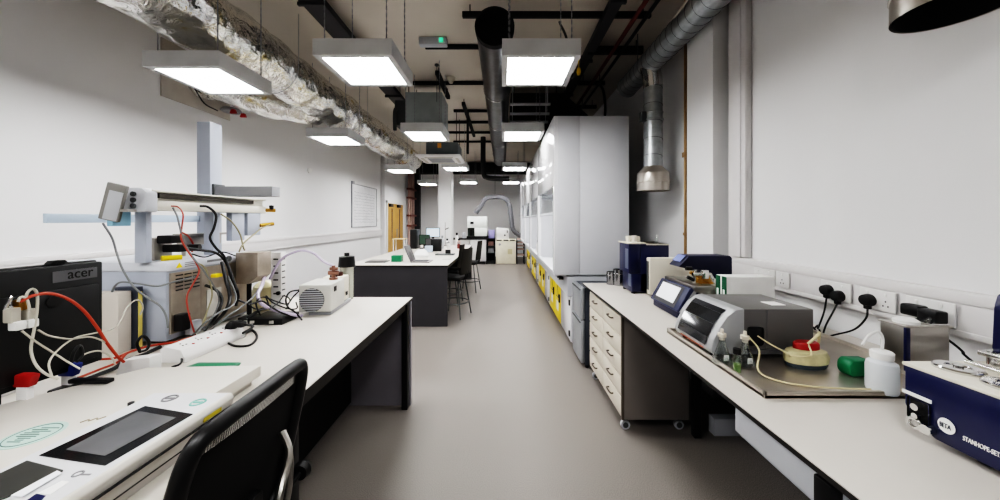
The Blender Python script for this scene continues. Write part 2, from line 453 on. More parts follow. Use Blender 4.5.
def spiral(mb, p0, p1, r, pitch=.11):
    p0, p1 = Vector(p0), Vector(p1); d = (p1-p0); L = d.length; d.normalize()
    mb.cyl(p0, p1, r, seg=36)
    t = d.orthogonal().normalized()
    k = pitch*.6
    while k < L-.03:
        mb.m(1).torus(p0+d*k, (d+t*.16), r+.001, .0028, 28, 5).m(0); k += pitch
ex = thing('extraction_duct', 'galvanised spiral duct with drop pipes and round hoods along the right wall', 'duct', (1.67, 2.4, 1.9))
mb = MB(); spiral(mb, (1.67, .1, 3.33), (1.67, 4.45, 3.33), .125); mb.torus((1.67, 4.44, 3.33), (0, 1, 0), .125, .012, 36); mb.build('duct_run', [GALV, DSTEEL], ex)
MB().tube([(1.66, 3.75, 3.3), (1.69, 3.75, 3.16), (1.7, 3.75, 3.05)], .104, seg=24).build('collar', CHROME, ex)
mb = MB(); spiral(mb, (1.7, 3.75, 2.16), (1.7, 3.75, 3.08), .098, .19); mb.torus((1.7, 3.75, 2.68), (0, 0, 1), .1, .012, 28); mb.torus((1.7, 3.75, 2.76), (0, 0, 1), .1, .008, 28); mb.build('drop_pipe', [GALV, DSTEEL], ex)
MB().box(1.55, 1.61, 3.7, 3.76, 2.66, 2.77, .006).cyl((1.56, 3.73, 2.71), (1.62, 3.73, 2.71), .012).build('damper_bracket', CHAR, ex)
HP = [(0, .28), (.095, .28), (.1, .27), (.165, .2), (.17, .19), (.172, .1), (.176, .098), (.176, .09), (.172, .088), (.172, 0), (.164, 0), (.164, .18), (.1, .24), (0, .24)]
MB().lathe(HP, (1.7, 3.75, 1.887), seg=36).build('hood', mat('brushed_hood', (186, 180, 172), .3, .85, var=.1), ex)
MB().cyl((1.67, 1.23, 2.58), (1.67, 1.23, 3.3), .1, seg=28).build('drop_pipe', GALV, ex)
MB().lathe([(r*.92, z) for r, z in HP[1:10]], (1.67, 1.23, 2.337), seg=48).build('hood', MATS['brushed_hood'], ex)
MB().lathe([(.15, 0), (.15, .19), (.09, .25), (0, .25)], (1.67, 1.23, 2.338), seg=48).build('hood_lining', BLACKM, ex)
for y in (1.0, 2.6, 4.1): MB().cyl((1.67, y, 3.455), (1.67, y, 3.85), .006, seg=6).build('hanger', CHAR, ex)
MB().tube([(1.60, 2.62, 3.85), (1.58, 2.62, 3.55), (1.535, 2.65, 3.42), (1.525, 2.8, 3.36), (1.525, 2.95, 3.35)], .009).build('white_cable', WCABLE, label='white cable looping down onto the galvanised spiral duct', cat='cable')

MB().cyl((1.9, 3.45, .92), (1.9, 3.45, 3.85), .014).box(1.875, 2.0, 3.43, 3.47, 2.21, 2.26).box(1.88, 2.0, 3.44, 3.46, 1.4, 1.43).build('copper_pipe', COPPER, label='vertical copper pipe on the right wall beside the white pier', cat='pipe')

# black plenum above the fume cupboards
MB().prism([(.14, 3.62), (1.0, 3.62), (1.46, 3.2), (1.46, 3.02), (.14, 3.02)], 'y', 5.4, 6.2).build('plenum_box', BLACKM, label='black sloped plenum box above the fume cupboards', cat='duct')
for x in (.2, .9):
    for y in (5.5, 6.1): MB().cyl((x, y, 3.6), (x, y, 3.86), .006, seg=6).build('hanger', BLACKM, bpy.data.objects['plenum_box'])
for k, (z, y) in enumerate(((3.28, 4.95), (3.17, 5.05), (3.09, 5.2))):
    MB().cyl((.12, y, z), (.72, y, z), .022, seg=12).cyl((.16, y, z), (.16, y, 3.85), .005, seg=6).cyl((.68, y, z), (.68, y, 3.85), .005, seg=6).build('pipe', LGREY, label='pale short pipe before the black plenum, %s of three' % ('topmost', 'middle', 'lowest')[k], cat='pipe', group='pale pipes before the plenum')

# struts, trays and pipes under the ceiling
def strut(x0, x1, y, z, lab, s=.04, rods=True):
    mb = MB().box(x0, x1, y-s/2, y+s/2, z-s*.75, z+s*.75, .003)
    for x in (x0+.08, x1-.08): mb.cyl((x, y, z), (x, y, 3.85), .006, seg=6)
    mb.build('ceiling_strut', BLACKM, label=lab, cat='strut', group='black struts under the ceiling')
strut(-.42, 1.58, 3.54, 3.74, 'black strut passing behind the open round duct mouth')
strut(1.09, 1.79, 4.24, 3.72, 'short black strut carrying pipes before the spiral duct end', .06)
strut(1.2, 1.62, 5.25, 3.72, 'black strut carrying pipes just beyond the spiral duct end')
strut(1.45, 1.8, 6.35, 3.72, 'farthest short black strut above the fume cupboard')
for k, (y, x0, x1, lab) in enumerate(((4.35, -1.0, -.12, 'dark conduit running from exit sign to the steel duct'), (5.5, -1.5, -.15, 'dark conduit on ceiling just before the hanging grey box'), (6.9, -1.0, -.2, 'dark conduit on ceiling beyond the hanging grey box'), (7.7, -1.4, -.2, 'dark conduit on ceiling right over the white cassette'), (8.6, -1.4, -.2, 'dark conduit on ceiling beyond the white cassette'), (9.6, -1.4, -.2, 'farthest dark conduit on ceiling before the far wall'))):
    MB().cyl((x0, y, 3.82), (x1, y, 3.82), .03, seg=10).box(x1-.1, x1, y-.06, y+.06, 3.76, 3.85).build('ceiling_conduit', BLACKM, label=lab, cat='conduit', group='dark conduits on the ceiling')
for k, (x, y0, y1, lab) in enumerate(((-.95, 4.9, 5.9, 'slanting black cable arm right of the grey hanging box'), (-.72, 6.2, 8.6, 'black cable run on the ceiling right of the cassette'))):
    MB().box(x-.03, x+.03, y0, y1, 3.7, 3.76).cyl((x, y0+.1, 3.73), (x, y0+.1, 3.85), .006).cyl((x, y1-.1, 3.73), (x, y1-.1, 3.85), .006).build('cable_trunking', BLACKM, label=lab, cat='cable tray')
MB().cyl((-.72, 7.0, 2.95), (-.72, 7.0, 3.85), .025).build('drain_pipe', BLACK, label='black vertical pipe beside the white ceiling cassette', cat='pipe')
def tray(x, y0, y1, z, lab, w=.11):
    mb = MB().box(x-w, x+w, y0, y1, z, z+.008).box(x-w, x-w+.008, y0, y1, z, z+.06).box(x+w-.008, x+w, y0, y1, z, z+.06)
    y = y0+.3
    while y < y1:
        mb.box(x-w-.02, x+w+.02, y, y+.03, z-.03, z)
        for sx in (-1, 1): mb.cyl((x+sx*(w+.01), y+.015, z-.03), (x+sx*(w+.01), y+.015, 3.85), .005, seg=6)
        y += 1.2
    mb.build('cable_tray', DARK, label=lab, cat='cable tray')
tray(-1.84, .5, 6.2, 3.66, 'dark cable tray on ceiling beside the foil duct')
tray(1.12, .5, 8.8, 3.68, 'black cable tray running above the fume cupboards', .06)
MB().cyl((1.38, .5, 3.66), (1.38, 8.6, 3.66), .024).build('red_oxide_pipe', DRED, label='dark red pipe running along the ceiling on the right', cat='pipe')
MB().cyl((1.52, .5, 3.7), (1.52, 8.6, 3.7), .02).build('black_pipe', BLACK, label='thin black pipe between red pipe and spiral duct', cat='pipe')
for k, y in enumerate((2.72, 2.86)):
    MB().cyl((1.62, y, 3.50), (1.62, y, 3.60), .03).cyl((1.62, y, 3.6), (1.62, y, 3.86), .006).build('red_valve', RED, label='small red valve above spiral duct, %s one' % ('nearer', 'farther')[k], cat='valve', group='red valves over the spiral duct')
MB().tube([(.62, 3.6, 3.7), (.6, 3.4, 3.55), (.62, 3.2, 3.3), (.6, 3.15, 3.1), (.64, 3.1, 2.98)], .012).cyl((.64, 3.1, 2.88), (.64, 3.1, 2.98), .02).build('hanging_cable', BCABLE, label='black cable drooping down beside front right light panel', cat='cable')
MB().lathe([(0, 0), (.02, .01), (.03, .05), (.02, .1), (0, .11)], (.98, 4.25, 3.4)).cyl((.98, 4.25, 3.5), (.98, 4.25, 3.86), .006).build('yellow_tag', YELLOW, label='yellow pull tag hanging by the black cable tray', cat='tag')
MB().tube([(1.5, 5.2, 3.7), (1.52, 5.0, 3.5), (1.55, 5.0, 3.2), (1.5, 5.0, 2.86)], .018).build('hanging_cable', BCABLE, label='black cable dropping onto the tall fume cupboard side', cat='cable')
MB().tube([(.78, 3.0, 3.84), (.80, 3.02, 3.62), (.87, 3.0, 3.55), (.96, 3.0, 3.6), (.98, 3.0, 3.84)], .008).build('loop_cable', WCABLE, label='white cable loop hanging from the ceiling top right', cat='cable')

# exit sign, sensor
es = thing('exit_sign', 'white emergency exit light box with green figure on the ceiling', 'sign', (-.86, 4.2, 3.74))
B(-1.04, -.69, 4.15, 4.24, 3.75, 3.85, .012).build('housing', LGREY, es)
MB().box(-.785, -.735, 4.144, 4.15, 3.775, 3.83).build('running_figure', EXITG, es)
MB().lathe([(0, 0), (.03, .0), (.07, .07), (.07, .09), (0, .09)], (-.82, 5.35, 3.76)).build('ceiling_sensor', CREAMW, label='small round beige sensor on the ceiling', cat='sensor')
MB().cyl((-.96, 4.9, 3.3), (-.96, 4.9, 3.85), .004, seg=6).lathe([(0, 0), (.03, 0), (.03, .02), (0, .02)], (-.96, 4.9, 3.83)).build('hanging_rod', CHAR, label='thin rod hanging from ceiling before grey hanging box', cat='rod')

# grey fan coil box
fc = thing('fan_coil_unit', 'grey metal box hung from ceiling above the second light panel', 'unit', (-1.25, 5.6, 2.97))
B(-1.544, -.955, 5.31, 5.9, 2.97, 3.6, .006).build('casing', mat('fan_coil_grey', (166, 172, 172), .5), fc)
MB().box(-1.74, -1.544, 5.4, 5.8, 3.1, 3.5).tube([(-1.72, 5.35, 3.0), (-1.72, 5.35, 3.3), (-1.72, 5.5, 3.42)], .03).build('side_spigot', CHAR, fc)
for x in (-1.5, -1.0):
    for y in (5.36, 5.85): MB().cyl((x, y, 3.6), (x, y, 3.85), .006, seg=6).build('hanger', BLACK, fc)

# ceiling cassette
ac = thing('ceiling_cassette', 'white ceiling cassette air conditioner under a dark grey body', 'air conditioner', (-1.33, 7.3, 2.87))
MB().box(-1.79, -.865, 6.86, 7.8, 2.885, 2.92, .004).box(-1.75, -.905, 6.9, 7.76, 2.87, 2.886, .004).build('panel', WHITE, ac)
gr = MB()
for k in range(14): gr.box(-1.58, -1.07, 7.08+k*.036, 7.095+k*.036, 2.862, 2.871)
gr.build('grille', GREY, ac)
for q in ((-1.62, -1.03, 6.95, 7.02), (-1.62, -1.03, 7.64, 7.71), (-1.72, -1.66, 7.05, 7.6), (-.99, -.93, 7.05, 7.6)):
    B(*q, 2.862, 2.871).build('louvre', mat('louvre_grey', (186, 182, 172), .4), ac)
B(-1.6, -.93, 7.02, 7.68, 2.92, 3.2, .006).build('body', mat('cassette_body', (112, 118, 120), .5), ac)
o = B(-1.36, -1.28, 7.012, 7.02, 3.08, 3.18).build('warning_label', mat('orange_label', (224, 160, 70), .5), ac); o['label'] = 'orange label'
for x in (-1.56, -.97):
    for y in (7.1, 7.6): MB().cyl((x, y, 3.2), (x, y, 3.85), .007, seg=6).build('hanger', BLACK, ac)

# far black ducts
MB().box(-3.5, 1.9, 13.0, 13.6, 3.42, 3.8, .01).build('black_duct', BLACKM, label='long black rectangular duct across the far end under the ceiling', cat='duct')
for x in (-3.2, -1.6, 0, 1.6): MB().cyl((x, 13.3, 3.8), (x, 13.3, 3.85), .01).build('hanger', BLACKM, bpy.data.objects['black_duct'])
MB().tube([(-.52, 9.2, 3.85), (-.52, 9.2, 3.2), (-.5, 9.2, 2.82), (-.4, 9.2, 2.73), (-.1, 9.2, 2.7), (.2, 9.2, 2.7)], .07, seg=12).build('elbow_pipe', BLACK, label='black pipe bending right below the far ceiling', cat='pipe')

# ------------------------------------------------------------ fume cupboards
FX = .63
def make_fume():
    t = thing('fume_cupboard', 'x', 'fume cupboard', (1.1, .9, .86), 'fume cupboards along the right wall')
    Wd = 1.79
    for y in (0.0, Wd-.05):
        sp = MB()
        sp.box(FX+.015, .948, y, y+.05, .89, 2.83, .003).box(.952, 1.55, y, y+.05, .89, 2.83, .003)
        sp.build('side_panel', PANEL, t)
    MB().box(FX, FX+.06, .0, Wd, 1.98, 2.83, .006).build('fascia', GLOSS, t)
    for y in (0, Wd-.07): B(FX, FX+.05, y, y+.07, .936, 1.98, .004).build('front_post', GLOSS, t)
    s = MB().box(FX+.02, FX+.05, .07, Wd-.07, 1.62, 1.66, .004).box(FX+.02, FX+.05, .07, .11, 1.66, 1.978).box(FX+.02, FX+.05, Wd-.11, Wd-.07, 1.66, 1.978).build('sash', LGREY, t)
    MB().box(FX+.03, FX+.036, .11, Wd-.11, 1.66, 1.978).build('pane', GLASS, s)
    MB().box(1.45, 1.5, .05, Wd-.05, .9, 2.8).build('back_panel', GLOSS, t)
    MB().box(FX+.06, 1.5, .05, Wd-.05, 2.75, 2.8).build('roof', GLOSS, t)
    MB().box(.85, 1.1, .3, Wd-.3, 2.735, 2.75).build('lamp', HLAMP, t)
    MB().box(FX+.02, 1.5, .05, Wd-.05, .87, .91).box(FX, FX+.05, 0, Wd, .9, .935, .01).build('work_surface', PANEL, t)
    MB().box(.80, 1.5, 0.0, Wd, .63, .868).build('service_panel', LGREY, t)
    for y in (.3, .42, 1.3, 1.42): MB().cyl((.745, y, .80), (.80, y, .80), .022, seg=12).build('service_knob', BLACK, t)
    return t
def make_white_cab():
    t = thing('base_cabinet', 'x', 'cabinet', (1.2, .35, 0), 'white base cabinets under the fume cupboards')
    B(.86, 1.5, 0, .7, .06, .628).build('carcass', PANEL, t)
    B(.9, 1.45, .01, .69, 0, .06).build('plinth', BLACK, t)
    dd = B(.84, .86, .005, .695, .07, .622, .004).build('door', GLOSS, t)
    for z in (.12, .50): B(.825, .842, .05, .09, z, z+.07, .006).build('door_catch', BLACK, dd)
    return t
def make_yellow_cab():
    t = thing('safety_cabinet', 'x', 'safety cabinet', (1.2, 1.25, 0), 'yellow safety cabinets under the fume cupboards')
    B(.86, 1.5, .71, 1.78, .06, .628).build('carcass', YELLOW, t)
    B(.9, 1.45, .72, 1.77, 0, .06).build('plinth', BLACK, t)
    for y0, y1 in ((.72, 1.24), (1.25, 1.77)):
        dd = B(.84, .86, y0, y1, .07, .622, .004).build('door', YELLOW, t)
        ym = (y0+y1)/2
        MB().prism([(ym-.1, .40), (ym+.1, .40), (ym, .58)], 'x', .837, .8405).build('hazard_triangle', BLACK, dd)
        MB().prism([(ym-.07, .417), (ym+.07, .417), (ym, .545)], 'x', .8345, .8375).build('hazard_field', YELLOW, dd)
        MB().box(.82, .842, y0+.04, y0+.07, .36, .48, .005).build('door_handle', BLACK, dd)
        MB().box(.837, .8405, ym-.08, ym+.08, .2, .34).build('notice', FILMW, dd)
    return t
fu, wc, yc = make_fume(), make_white_cab(), make_yellow_cab()
OR4 = ['nearest the camera', 'second from the camera', 'third from the camera', 'farthest from the camera']
for k in range(4):
    y = 4.06+1.8*k
    for src, base, lab in ((fu, ORG[fu.name], 'tall white fume cupboard with glass sash, '), (wc, ORG[wc.name], 'white low cabinet under fume cupboard, '), (yc, ORG[yc.name], 'yellow hazard cabinet under fume cupboard, ')):
        loc = (base.x, base.y+y, base.z)
        if k == 0: src.location = loc; src['label'] = lab+OR4[0]
        else: dup(src, loc, lab+OR4[k])
# reagent bottles in the fume cupboards
def bottle(name, label, x, y, z, r, h, m, capm, group=None, cat='bottle'):
    t = thing(name, label, cat, (x, y, z), group)
    MB().lathe([(0, 0), (r, 0), (r, h*.6), (r*.8, h*.7), (r*.35, h*.78), (r*.35, h*.86), (0, h*.86)], (x, y, z)).build('vessel', m, t)
    MB().lathe([(0, h*.82), (r*.62, h*.82), (r*.62, h), (0, h)], (x, y, z)).build('cap', capm, t)
    return t
for k, (x, y, r, h, m, lab) in enumerate(((.74, 6.30, .045, .22, WHITE, 'white bottle with black cap in second fume cupboard, nearer one'), (.74, 6.75, .045, .24, WHITE, 'white bottle with black cap in second fume cupboard, farther one'), (.75, 8.0, .05, .26, GLASS, 'clear bottle with black cap in third fume cupboard'), (.76, 8.5, .045, .2, mat('amber_bottle', (150, 110, 50), .2), 'amber bottle with black cap in third fume cupboard'), (.76, 9.9, .05, .24, WHITE, 'white bottle with black cap in the farthest fume cupboard'))):
    bottle('reagent_bottle', lab, x, y, .935 if x < FX+.05 else .913, r, h, m, BLACK, 'bottles in the fume cupboards')

# ------------------------------------------------------------ fridge
fr = thing('undercounter_fridge', 'silver two-door fridge between drawers and fume cupboards', 'fridge', (1.1, 3.69, 0))
B(.875, 1.4, 3.50, 3.92, .03, .845, .004).build('cabinet', mat('fridge_side', (72, 76, 84), .45), fr)
for a, b, nm in ((.05, .50, 'fridge_door'), (.51, .845, 'freezer_door')):
    dd = B(.83, .873, 3.50, 3.92, a, b, .012).build(nm, mat('fridge_silver', (176, 180, 184), .32, .5), fr)
    MB().box(.822, .832, 3.52, 3.9, b-.03, b-.018).build('door_handle', CHAR, dd)
for x in (.9, 1.36):
    for y in (3.53, 3.89): MB().cyl((x, y, 0), (x, y, .05), .018).build('foot', BLACK, fr)

# ------------------------------------------------------------ benches
def bench_top(x0, x1, y0, y1, t, par):
    MB().box(x0, x1, y0, y1, .9-t, .897).m(1).box(x0+.002, x1-.002, y0+.002, y1-.002, .896, .9).build('worktop', [EDGE, TOP], par)
rb = thing('lab_bench', 'long cream topped lab bench along the right wall', 'bench', (1.42, 1.2, 0))
bench_top(.844, 1.99, -2.4, 3.49, .018, rb)
for y in (-2.2, .88, 2.4, 3.42):
    for x in ((.87, 1.9) if y < 2 else (1.40, 1.9)):
        B(x-.025, x+.025, y-.025, y+.025, 0, .873, .004).build('leg', BLACK, rb)
B(.875, .895, -2.2, 1.25, .77, .866, .002).build('front_rail', LGREY, rb)
B(1.43, 1.46, -2.2, 3.4, .81, .873).build('apron_rail', BLACK, rb)
MB().box(1.80, 1.82, -2.3, 3.3, .16, .873).build('shade_board', BLACKM, rb)  # added black board standing in for the unlit wall under the bench

lb = thing('lab_bench', 'long cream topped lab bench at the left front under the computer', 'bench', (-1.55, 1, 0))
bench_top(-2.4, -.763, -1.6, 2.85, .018, lb)
B(-2.38, -.768, 2.80, 2.83, 0, .876).build('end_panel', LILAC, lb)
for y in (2.755, 1.25, -.5):
    for x in (-.80, -2.34):
        B(x-.024, x+.024, y-.024, y+.024, 0, .876, .003).build('leg', BLACK, lb)
B(-1.29, -1.26, -1.5, 2.78, .04, .876).build('modesty_panel', BLACKM, lb)
MB().box(-.83, -.79, -1.5, 2.73, .82, .876).box(-1.26, -.83, 1.22, 1.28, .1, .16).build('apron_rail', BLACK, lb)

ib = thing('lab_bench', 'cream topped island bench with dark grey end panel behind left front bench', 'bench', (-1.55, 6.8, 0))
bench_top(-2.3, -.79, 4.855, 8.8, .024, ib)
B(-2.29, -.80, 4.87, 4.9, 0, .876).build('end_panel', DARK, ib)
B(-2.29, -.80, 8.74, 8.77, 0, .876).build('end_panel', DARK, ib)
B(-1.5, -1.47, 4.9, 8.74, .05, .876).build('modesty_panel', BLACKM, ib)
MB().box(-.86, -.82, 4.9, 8.74, .82, .876).build('apron_rail', BLACK, ib)

# pedestal drawers
pd = thing('drawer_pedestal', 'cream fronted ten drawer mobile pedestal under the right bench', 'drawer unit', (1.12, 2.87, 0))
B(.892, 1.365, 2.43, 3.33, .1, .855, .003).build('carcass', TAUPE, pd)
B(.876, .892, 2.43, 2.452, .1, .855).build('front_edge', mat('edge_brown', (96, 88, 80), .5), pd)
hts = [.135]*5
for c, (a, b) in enumerate(((2.455, 2.88), (2.89, 3.32))):
    z = .115
    for r in range(5):
        z1 = z+.14
        dw = B(.874, .892, a, b, z, z1, .003).build('drawer', CREAM, pd)
        ym = (a+b)/2
        MB().tube([(.874, ym-.05, z+.085), (.852, ym-.045, z+.085), (.852, ym+.045, z+.085), (.874, ym+.05, z+.085)], .006, seg=6, n=3).build('handle', mat('bronze_handle', (98, 88, 78), .35, .6), dw)
        z = z1+.008
for x in (.92, 1.32):
    for y in (2.49, 3.27):
        cs = MB().cyl((x, y-.012, .034), (x, y+.012, .034), .034, seg=22).build('castor', LGREY, pd)
        MB().box(x-.015, x+.015, y-.018, y+.018, .072, .1).cyl((x, y-.016, .034), (x, y-.012, .034), .02).build('fork', CHAR, cs)

# ------------------------------------------------------------ right bench instruments
# tall navy apparatus
ap = thing('navy_apparatus', 'tall navy lab apparatus with cream tray top on the right bench', 'instrument', (1.3, 3.1, .9))
MB().box(1.135, 1.24, 2.98, 3.22, 1.08, 1.345, .006).box(1.165, 1.3, 2.98, 3.22, .915, 1.08, .004).box(1.24, 1.495, 2.98, 3.22, .915, 1.345, .006).build('housing', NAVY, ap)
MB().box(1.16, 1.166, 3.0, 3.06, .96, 1.07).box(1.131, 1.136, 2.99, 3.06, 1.12, 1.3).build('control_face', mat('face_grey', (96, 102, 120), .35), ap)
MB().box(1.125, 1.29, 2.97, 3.23, 1.345, 1.358, .003).box(1.29, 1.49, 2.97, 3.23, 1.335, 1.345, .003).build('tray_top', CREAM, ap)
for x in (1.18, 1.46):
    for y in (3.0, 3.2): MB().cyl((x, y, .9), (x, y, .917), .018, .014).build('foot', BLACK, ap)
for k, (x, y, r, h) in enumerate(((1.17, 3.08, .025, .055), (1.215, 3.06, .025, .06), (1.255, 3.09, .026, .05))):
    MB().lathe([(0, 0), (r, 0), (r, h), (r*.8, h), (r*.8, .01), (0, .01)], (x, y, 1.358)).build('sample_beaker', CREAMW, label='small cream beaker on navy apparatus, %s' % ('first from the aisle', 'second from the aisle', 'third from the aisle')[k], cat='beaker', group='beakers on the navy apparatus')
MB().lathe([(0, 0), (.045, 0), (.05, .02), (0, .022)], (1.36, 3.08, 1.345)).build('shallow_dish', STEEL, label='shallow metal dish on top of navy apparatus', cat='dish')
bottle('small_vial', 'little clear vial standing on top of navy apparatus', 1.44, 3.1, 1.345, .014, .075, GLASS, FILMW, None, 'vial')
# steel pots on the bench
for k, (px, py, r, h, lab) in enumerate(((608.5, 282.5, .05, .13, 'steel pot at far end of right bench'), (619, 285, .06, .16, 'larger steel pot beside the tall navy apparatus'))):
    p = onz(px, py, .9)
    MB().lathe([(0, 0), (r, 0), (r, h*.5), (r*1.05, h*.5), (r*1.05, h*.55), (r, h*.55), (r, h), (r*.9, h), (r*.9, .01), (0, .01)], (p.x, min(p.y, 3.42), .9)).torus((p.x, min(p.y, 3.42), .9+h*.75), (0, 0, 1), r, .006).build('steel_pot', mat('pot_steel', (150, 150, 152), .2, .95), label=lab, cat='pot')
# white case
wb = thing('white_case', 'white slim instrument case beside the tall navy apparatus', 'instrument', (1.42, 2.92, .9))
B(1.28, 1.72, 2.885, 2.955, .91, 1.23, .008).build('housing', CREAMW, wb)
MB().box(1.276, 1.281, 2.9, 2.94, .95, 1.2).build('side_strip', CHAR, wb)
MB().box(1.41, 1.49, 2.882, 2.886, 1.04, 1.075).build('badge', INKG, wb)
for x in (1.32, 1.68): MB().cyl((x, 2.92, .9), (x, 2.92, .912), .015).build('foot', BLACK, wb)

# navy tester with touch screen
nt_ = thing('navy_tester', 'navy tester with slanted touch screen and brass mechanism on right bench', 'instrument', (1.42, 2.42, .9))
MB().prism([(1.165, .905), (1.36, .905), (1.36, 1.055), (1.26, 1.09), (1.165, .985)], 'y', 2.2, 2.57, .008).build('front_body', NAVYD, nt_)
MB().prism([(1.150, .955), (1.172, .945), (1.275, 1.085), (1.25, 1.113), (1.238, 1.112)], 'y', 2.19, 2.585, .006).build('bezel', mat('tester_bezel', (44, 50, 78), .35), nt_)
def slanted(mb, x0, z0, x1, z1, y0, y1, off):
    n = Vector((-(z1-z0), 0, x1-x0)).normalized()*off
    a = Vector((x0, y0, z0))+n; b = Vector((x1, y0, z1))+n; c = Vector((x1, y1, z1))+n; dd = Vector((x0, y1, z0))+n
    return mb.quad(a, b, c, dd)
slanted(MB(), 1.169, .990, 1.226, 1.092, 2.27, 2.52, .006).build('touch_screen', SCRG, nt_)
slanted(MB(), 1.156, .966, 1.234, 1.105, 2.24, 2.545, .0035).build('screen_surround', DARK, nt_)
MB().box(1.36, 1.72, 2.2, 2.57, .91, 1.02, .006).build('rear_body', NAVYD, nt_)
MB().box(1.27, 1.72, 2.195, 2.58, 1.085, 1.125, .004).box(1.30, 1.72, 2.2, 2.57, 1.02, 1.085).m(1).cyl((1.45, 2.196, 1.105), (1.45, 2.188, 1.105), .012).cyl((1.58, 2.196, 1.105), (1.58, 2.188, 1.105), .012).build('deck', [STEEL, BLACK], nt_)
MB().prism([(1.285, 1.22), (1.36, 1.30), (1.66, 1.30), (1.675, 1.285), (1.675, 1.1), (1.5, 1.1), (1.5, 1.20), (1.36, 1.2)], 'y', 2.42, 2.57, .008).build('hood', NAVYD, nt_)
slanted(MB(), 1.305, 1.252, 1.35, 1.297, 2.44, 2.55, .004).build('hood_badge', mat('badge_blue', (120, 132, 186), .4), nt_)
me_ = MB().lathe([(0, 0), (.05, 0), (.055, .03), (.04, .05), (0, .055)], (1.40, 2.33, 1.125)).cyl((1.36, 2.28, 1.1), (1.36, 2.28, 1.2), .01).cyl((1.44, 2.28, 1.12), (1.30, 2.3, 1.2), .012)
me_.build('test_cup', BRASS, nt_)
MB().cyl((1.33, 2.3, 1.1), (1.33, 2.3, 1.22), .012).cyl((1.30, 2.27, 1.19), (1.42, 2.27, 1.19), .012).cyl((1.47, 2.28, 1.1), (1.43, 2.3, 1.19), .016).lathe([(0, 0), (.03, 0), (.03, .02), (0, .02)], (1.46, 2.3, 1.14)).box(1.36, 1.40, 2.25, 2.29, 1.16, 1.22, .004).build('mechanism', CHROME, nt_)
MB().cyl((1.27, 2.28, 1.17), (1.31, 2.28, 1.15), .012).cyl((1.27, 2.3, 1.225), (1.31, 2.3, 1.225), .014).build('lever_knob', BLACK, nt_)
MB().prism([(1.165, .955), (1.18, .945), (1.275, 1.08), (1.262, 1.095)], 'y', 2.184, 2.19).build('side_trim', SILV, nt_)

# white carton with green stripes
ct = thing('white_carton', 'white carton with green striped end behind the grey centrifuge', 'box', (1.55, 2.13, .9))
B(1.405, 1.705, 2.08, 2.185, .9, 1.204, .003).build('carton', FILMW, ct)
for y in (2.082, 2.142): B(1.401, 1.405, y, y+.041, .92, 1.202).build('green_stripe', DGREEN, ct)
for y in (2.094, 2.154): B(1.398, 1.401, y, y+.015, .92, 1.12).build('white_tab', FILMW, ct)

# steel spill tray
tr = MB()
TX0, TX1, TY0, TY1 = .968, 1.80, 1.228, 1.955
tr.box(TX0, TX1, TY0, TY1, .9, .912)
for a in ((TX0, TX0+.012, TY0, TY1), (TX1-.012, TX1, TY0, TY1), (TX0, TX1, TY0, TY0+.012), (TX0, TX1, TY1-.012, TY1)): tr.box(a[0], a[1], a[2], a[3], .9, .928, .003)
tr.build('spill_tray', mat('tray_steel', (196, 188, 178), .3, .8, var=.16, scale=5), label='wide shallow steel spill tray under the grey centrifuge', cat='tray')
TZ = .912

# grey centrifuge-like instrument
ci = thing('bench_centrifuge', 'grey bench instrument with curved silver front window on steel tray', 'instrument', (1.2, 1.72, TZ))
prof = [(.985, .932), (.972, .955), (.985, 1.0), (1.015, 1.06), (1.05, 1.11), (1.09, 1.14), (1.13, 1.147), (1.13, .932)]
MB().prism(prof, 'y', 1.55, 1.88, .006).build('front_shell', SILV, ci)
MB().box(1.132, 1.46, 1.56, 1.88, .93, 1.142, .004).build('housing', INSTR, ci)
def curve_patch(lo, hi, y0, y1, off):
    pts = [p for p in prof if lo <= p[1] <= hi and p[0] < 1.1]
    mb = MB()
    for (xa, za), (xb, zb) in zip(pts, pts[1:]): slanted(mb, xa, za, xb, zb, y0, y1, off)
    return mb
prof2 = prof
win = [(.9735, .962), (.985, 1.0), (1.015, 1.06), (1.05, 1.11), (1.072, 1.128)]
wmb = MB()
for (xa, za), (xb, zb) in zip(win, win[1:]): slanted(wmb, xa, za, xb, zb, 1.59, 1.84, .004)
wmb.build('window', WINDK, ci)
MB().box(.9755, .982, 1.62, 1.82, .939, .943).build('orange_trim', mat('dull_orange', (170, 84, 58), .5), ci)
MB().box(1.15, 1.22, 1.553, 1.562, .975, 1.06, .01).build('port', BLACK, ci)
MB().box(1.13, 1.38, 1.55, 1.562, .935, .955).box(1.24, 1.242, 1.557, 1.561, .96, 1.14).build('lower_trim', MIDG, ci)
for x in (1.02, 1.42):
    for y in (1.6, 1.84): MB().cyl((x, y, TZ+.0008), (x, y, .934), .02).build('foot', BLACK, ci)
MB().box(1.32, 1.39, 1.63, 1.70, 1.142, 1.144).build('paper_slip', FILMW, label='white paper slip lying on the grey centrifuge', cat='paper')

# flasks and vial
def flask(px, py, lab):
    p = onz(px, py, TZ); x, y = p.x, p.y
    t = thing('conical_flask', lab, 'flask', (x, y, TZ), 'conical flasks on the steel tray')
    MB().lathe([(0, 0), (.038, 0), (.042, .006), (.04, .02), (.014, .09), (.013, .115), (.016, .118), (.014, .118), (.011, .113), (.012, .09), (.037, .02), (.036, .006), (0, .004)], (x, y, TZ), seg=28).build('glass', GLASS, t)
    MB().lathe([(0, .105), (.011, .105), (.013, .118), (.017, .12), (.017, .135), (.008, .138), (.006, .155), (0, .155)], (x, y, TZ)).build('stopper', CREAM, t)
    b = MB(); q = y-.031
    b.prism([(x-.012, TZ+.022), (x+.012, TZ+.022), (x+.010, TZ+.047), (x-.010, TZ+.047)], 'y', q, q+.001, M=None)
    b.build('paper_label', FILMW, t)
flask(722, 363, 'conical flask with cream stopper nearest the aisle on tray')
flask(745, 366, 'conical flask with cream stopper in front of the black port')
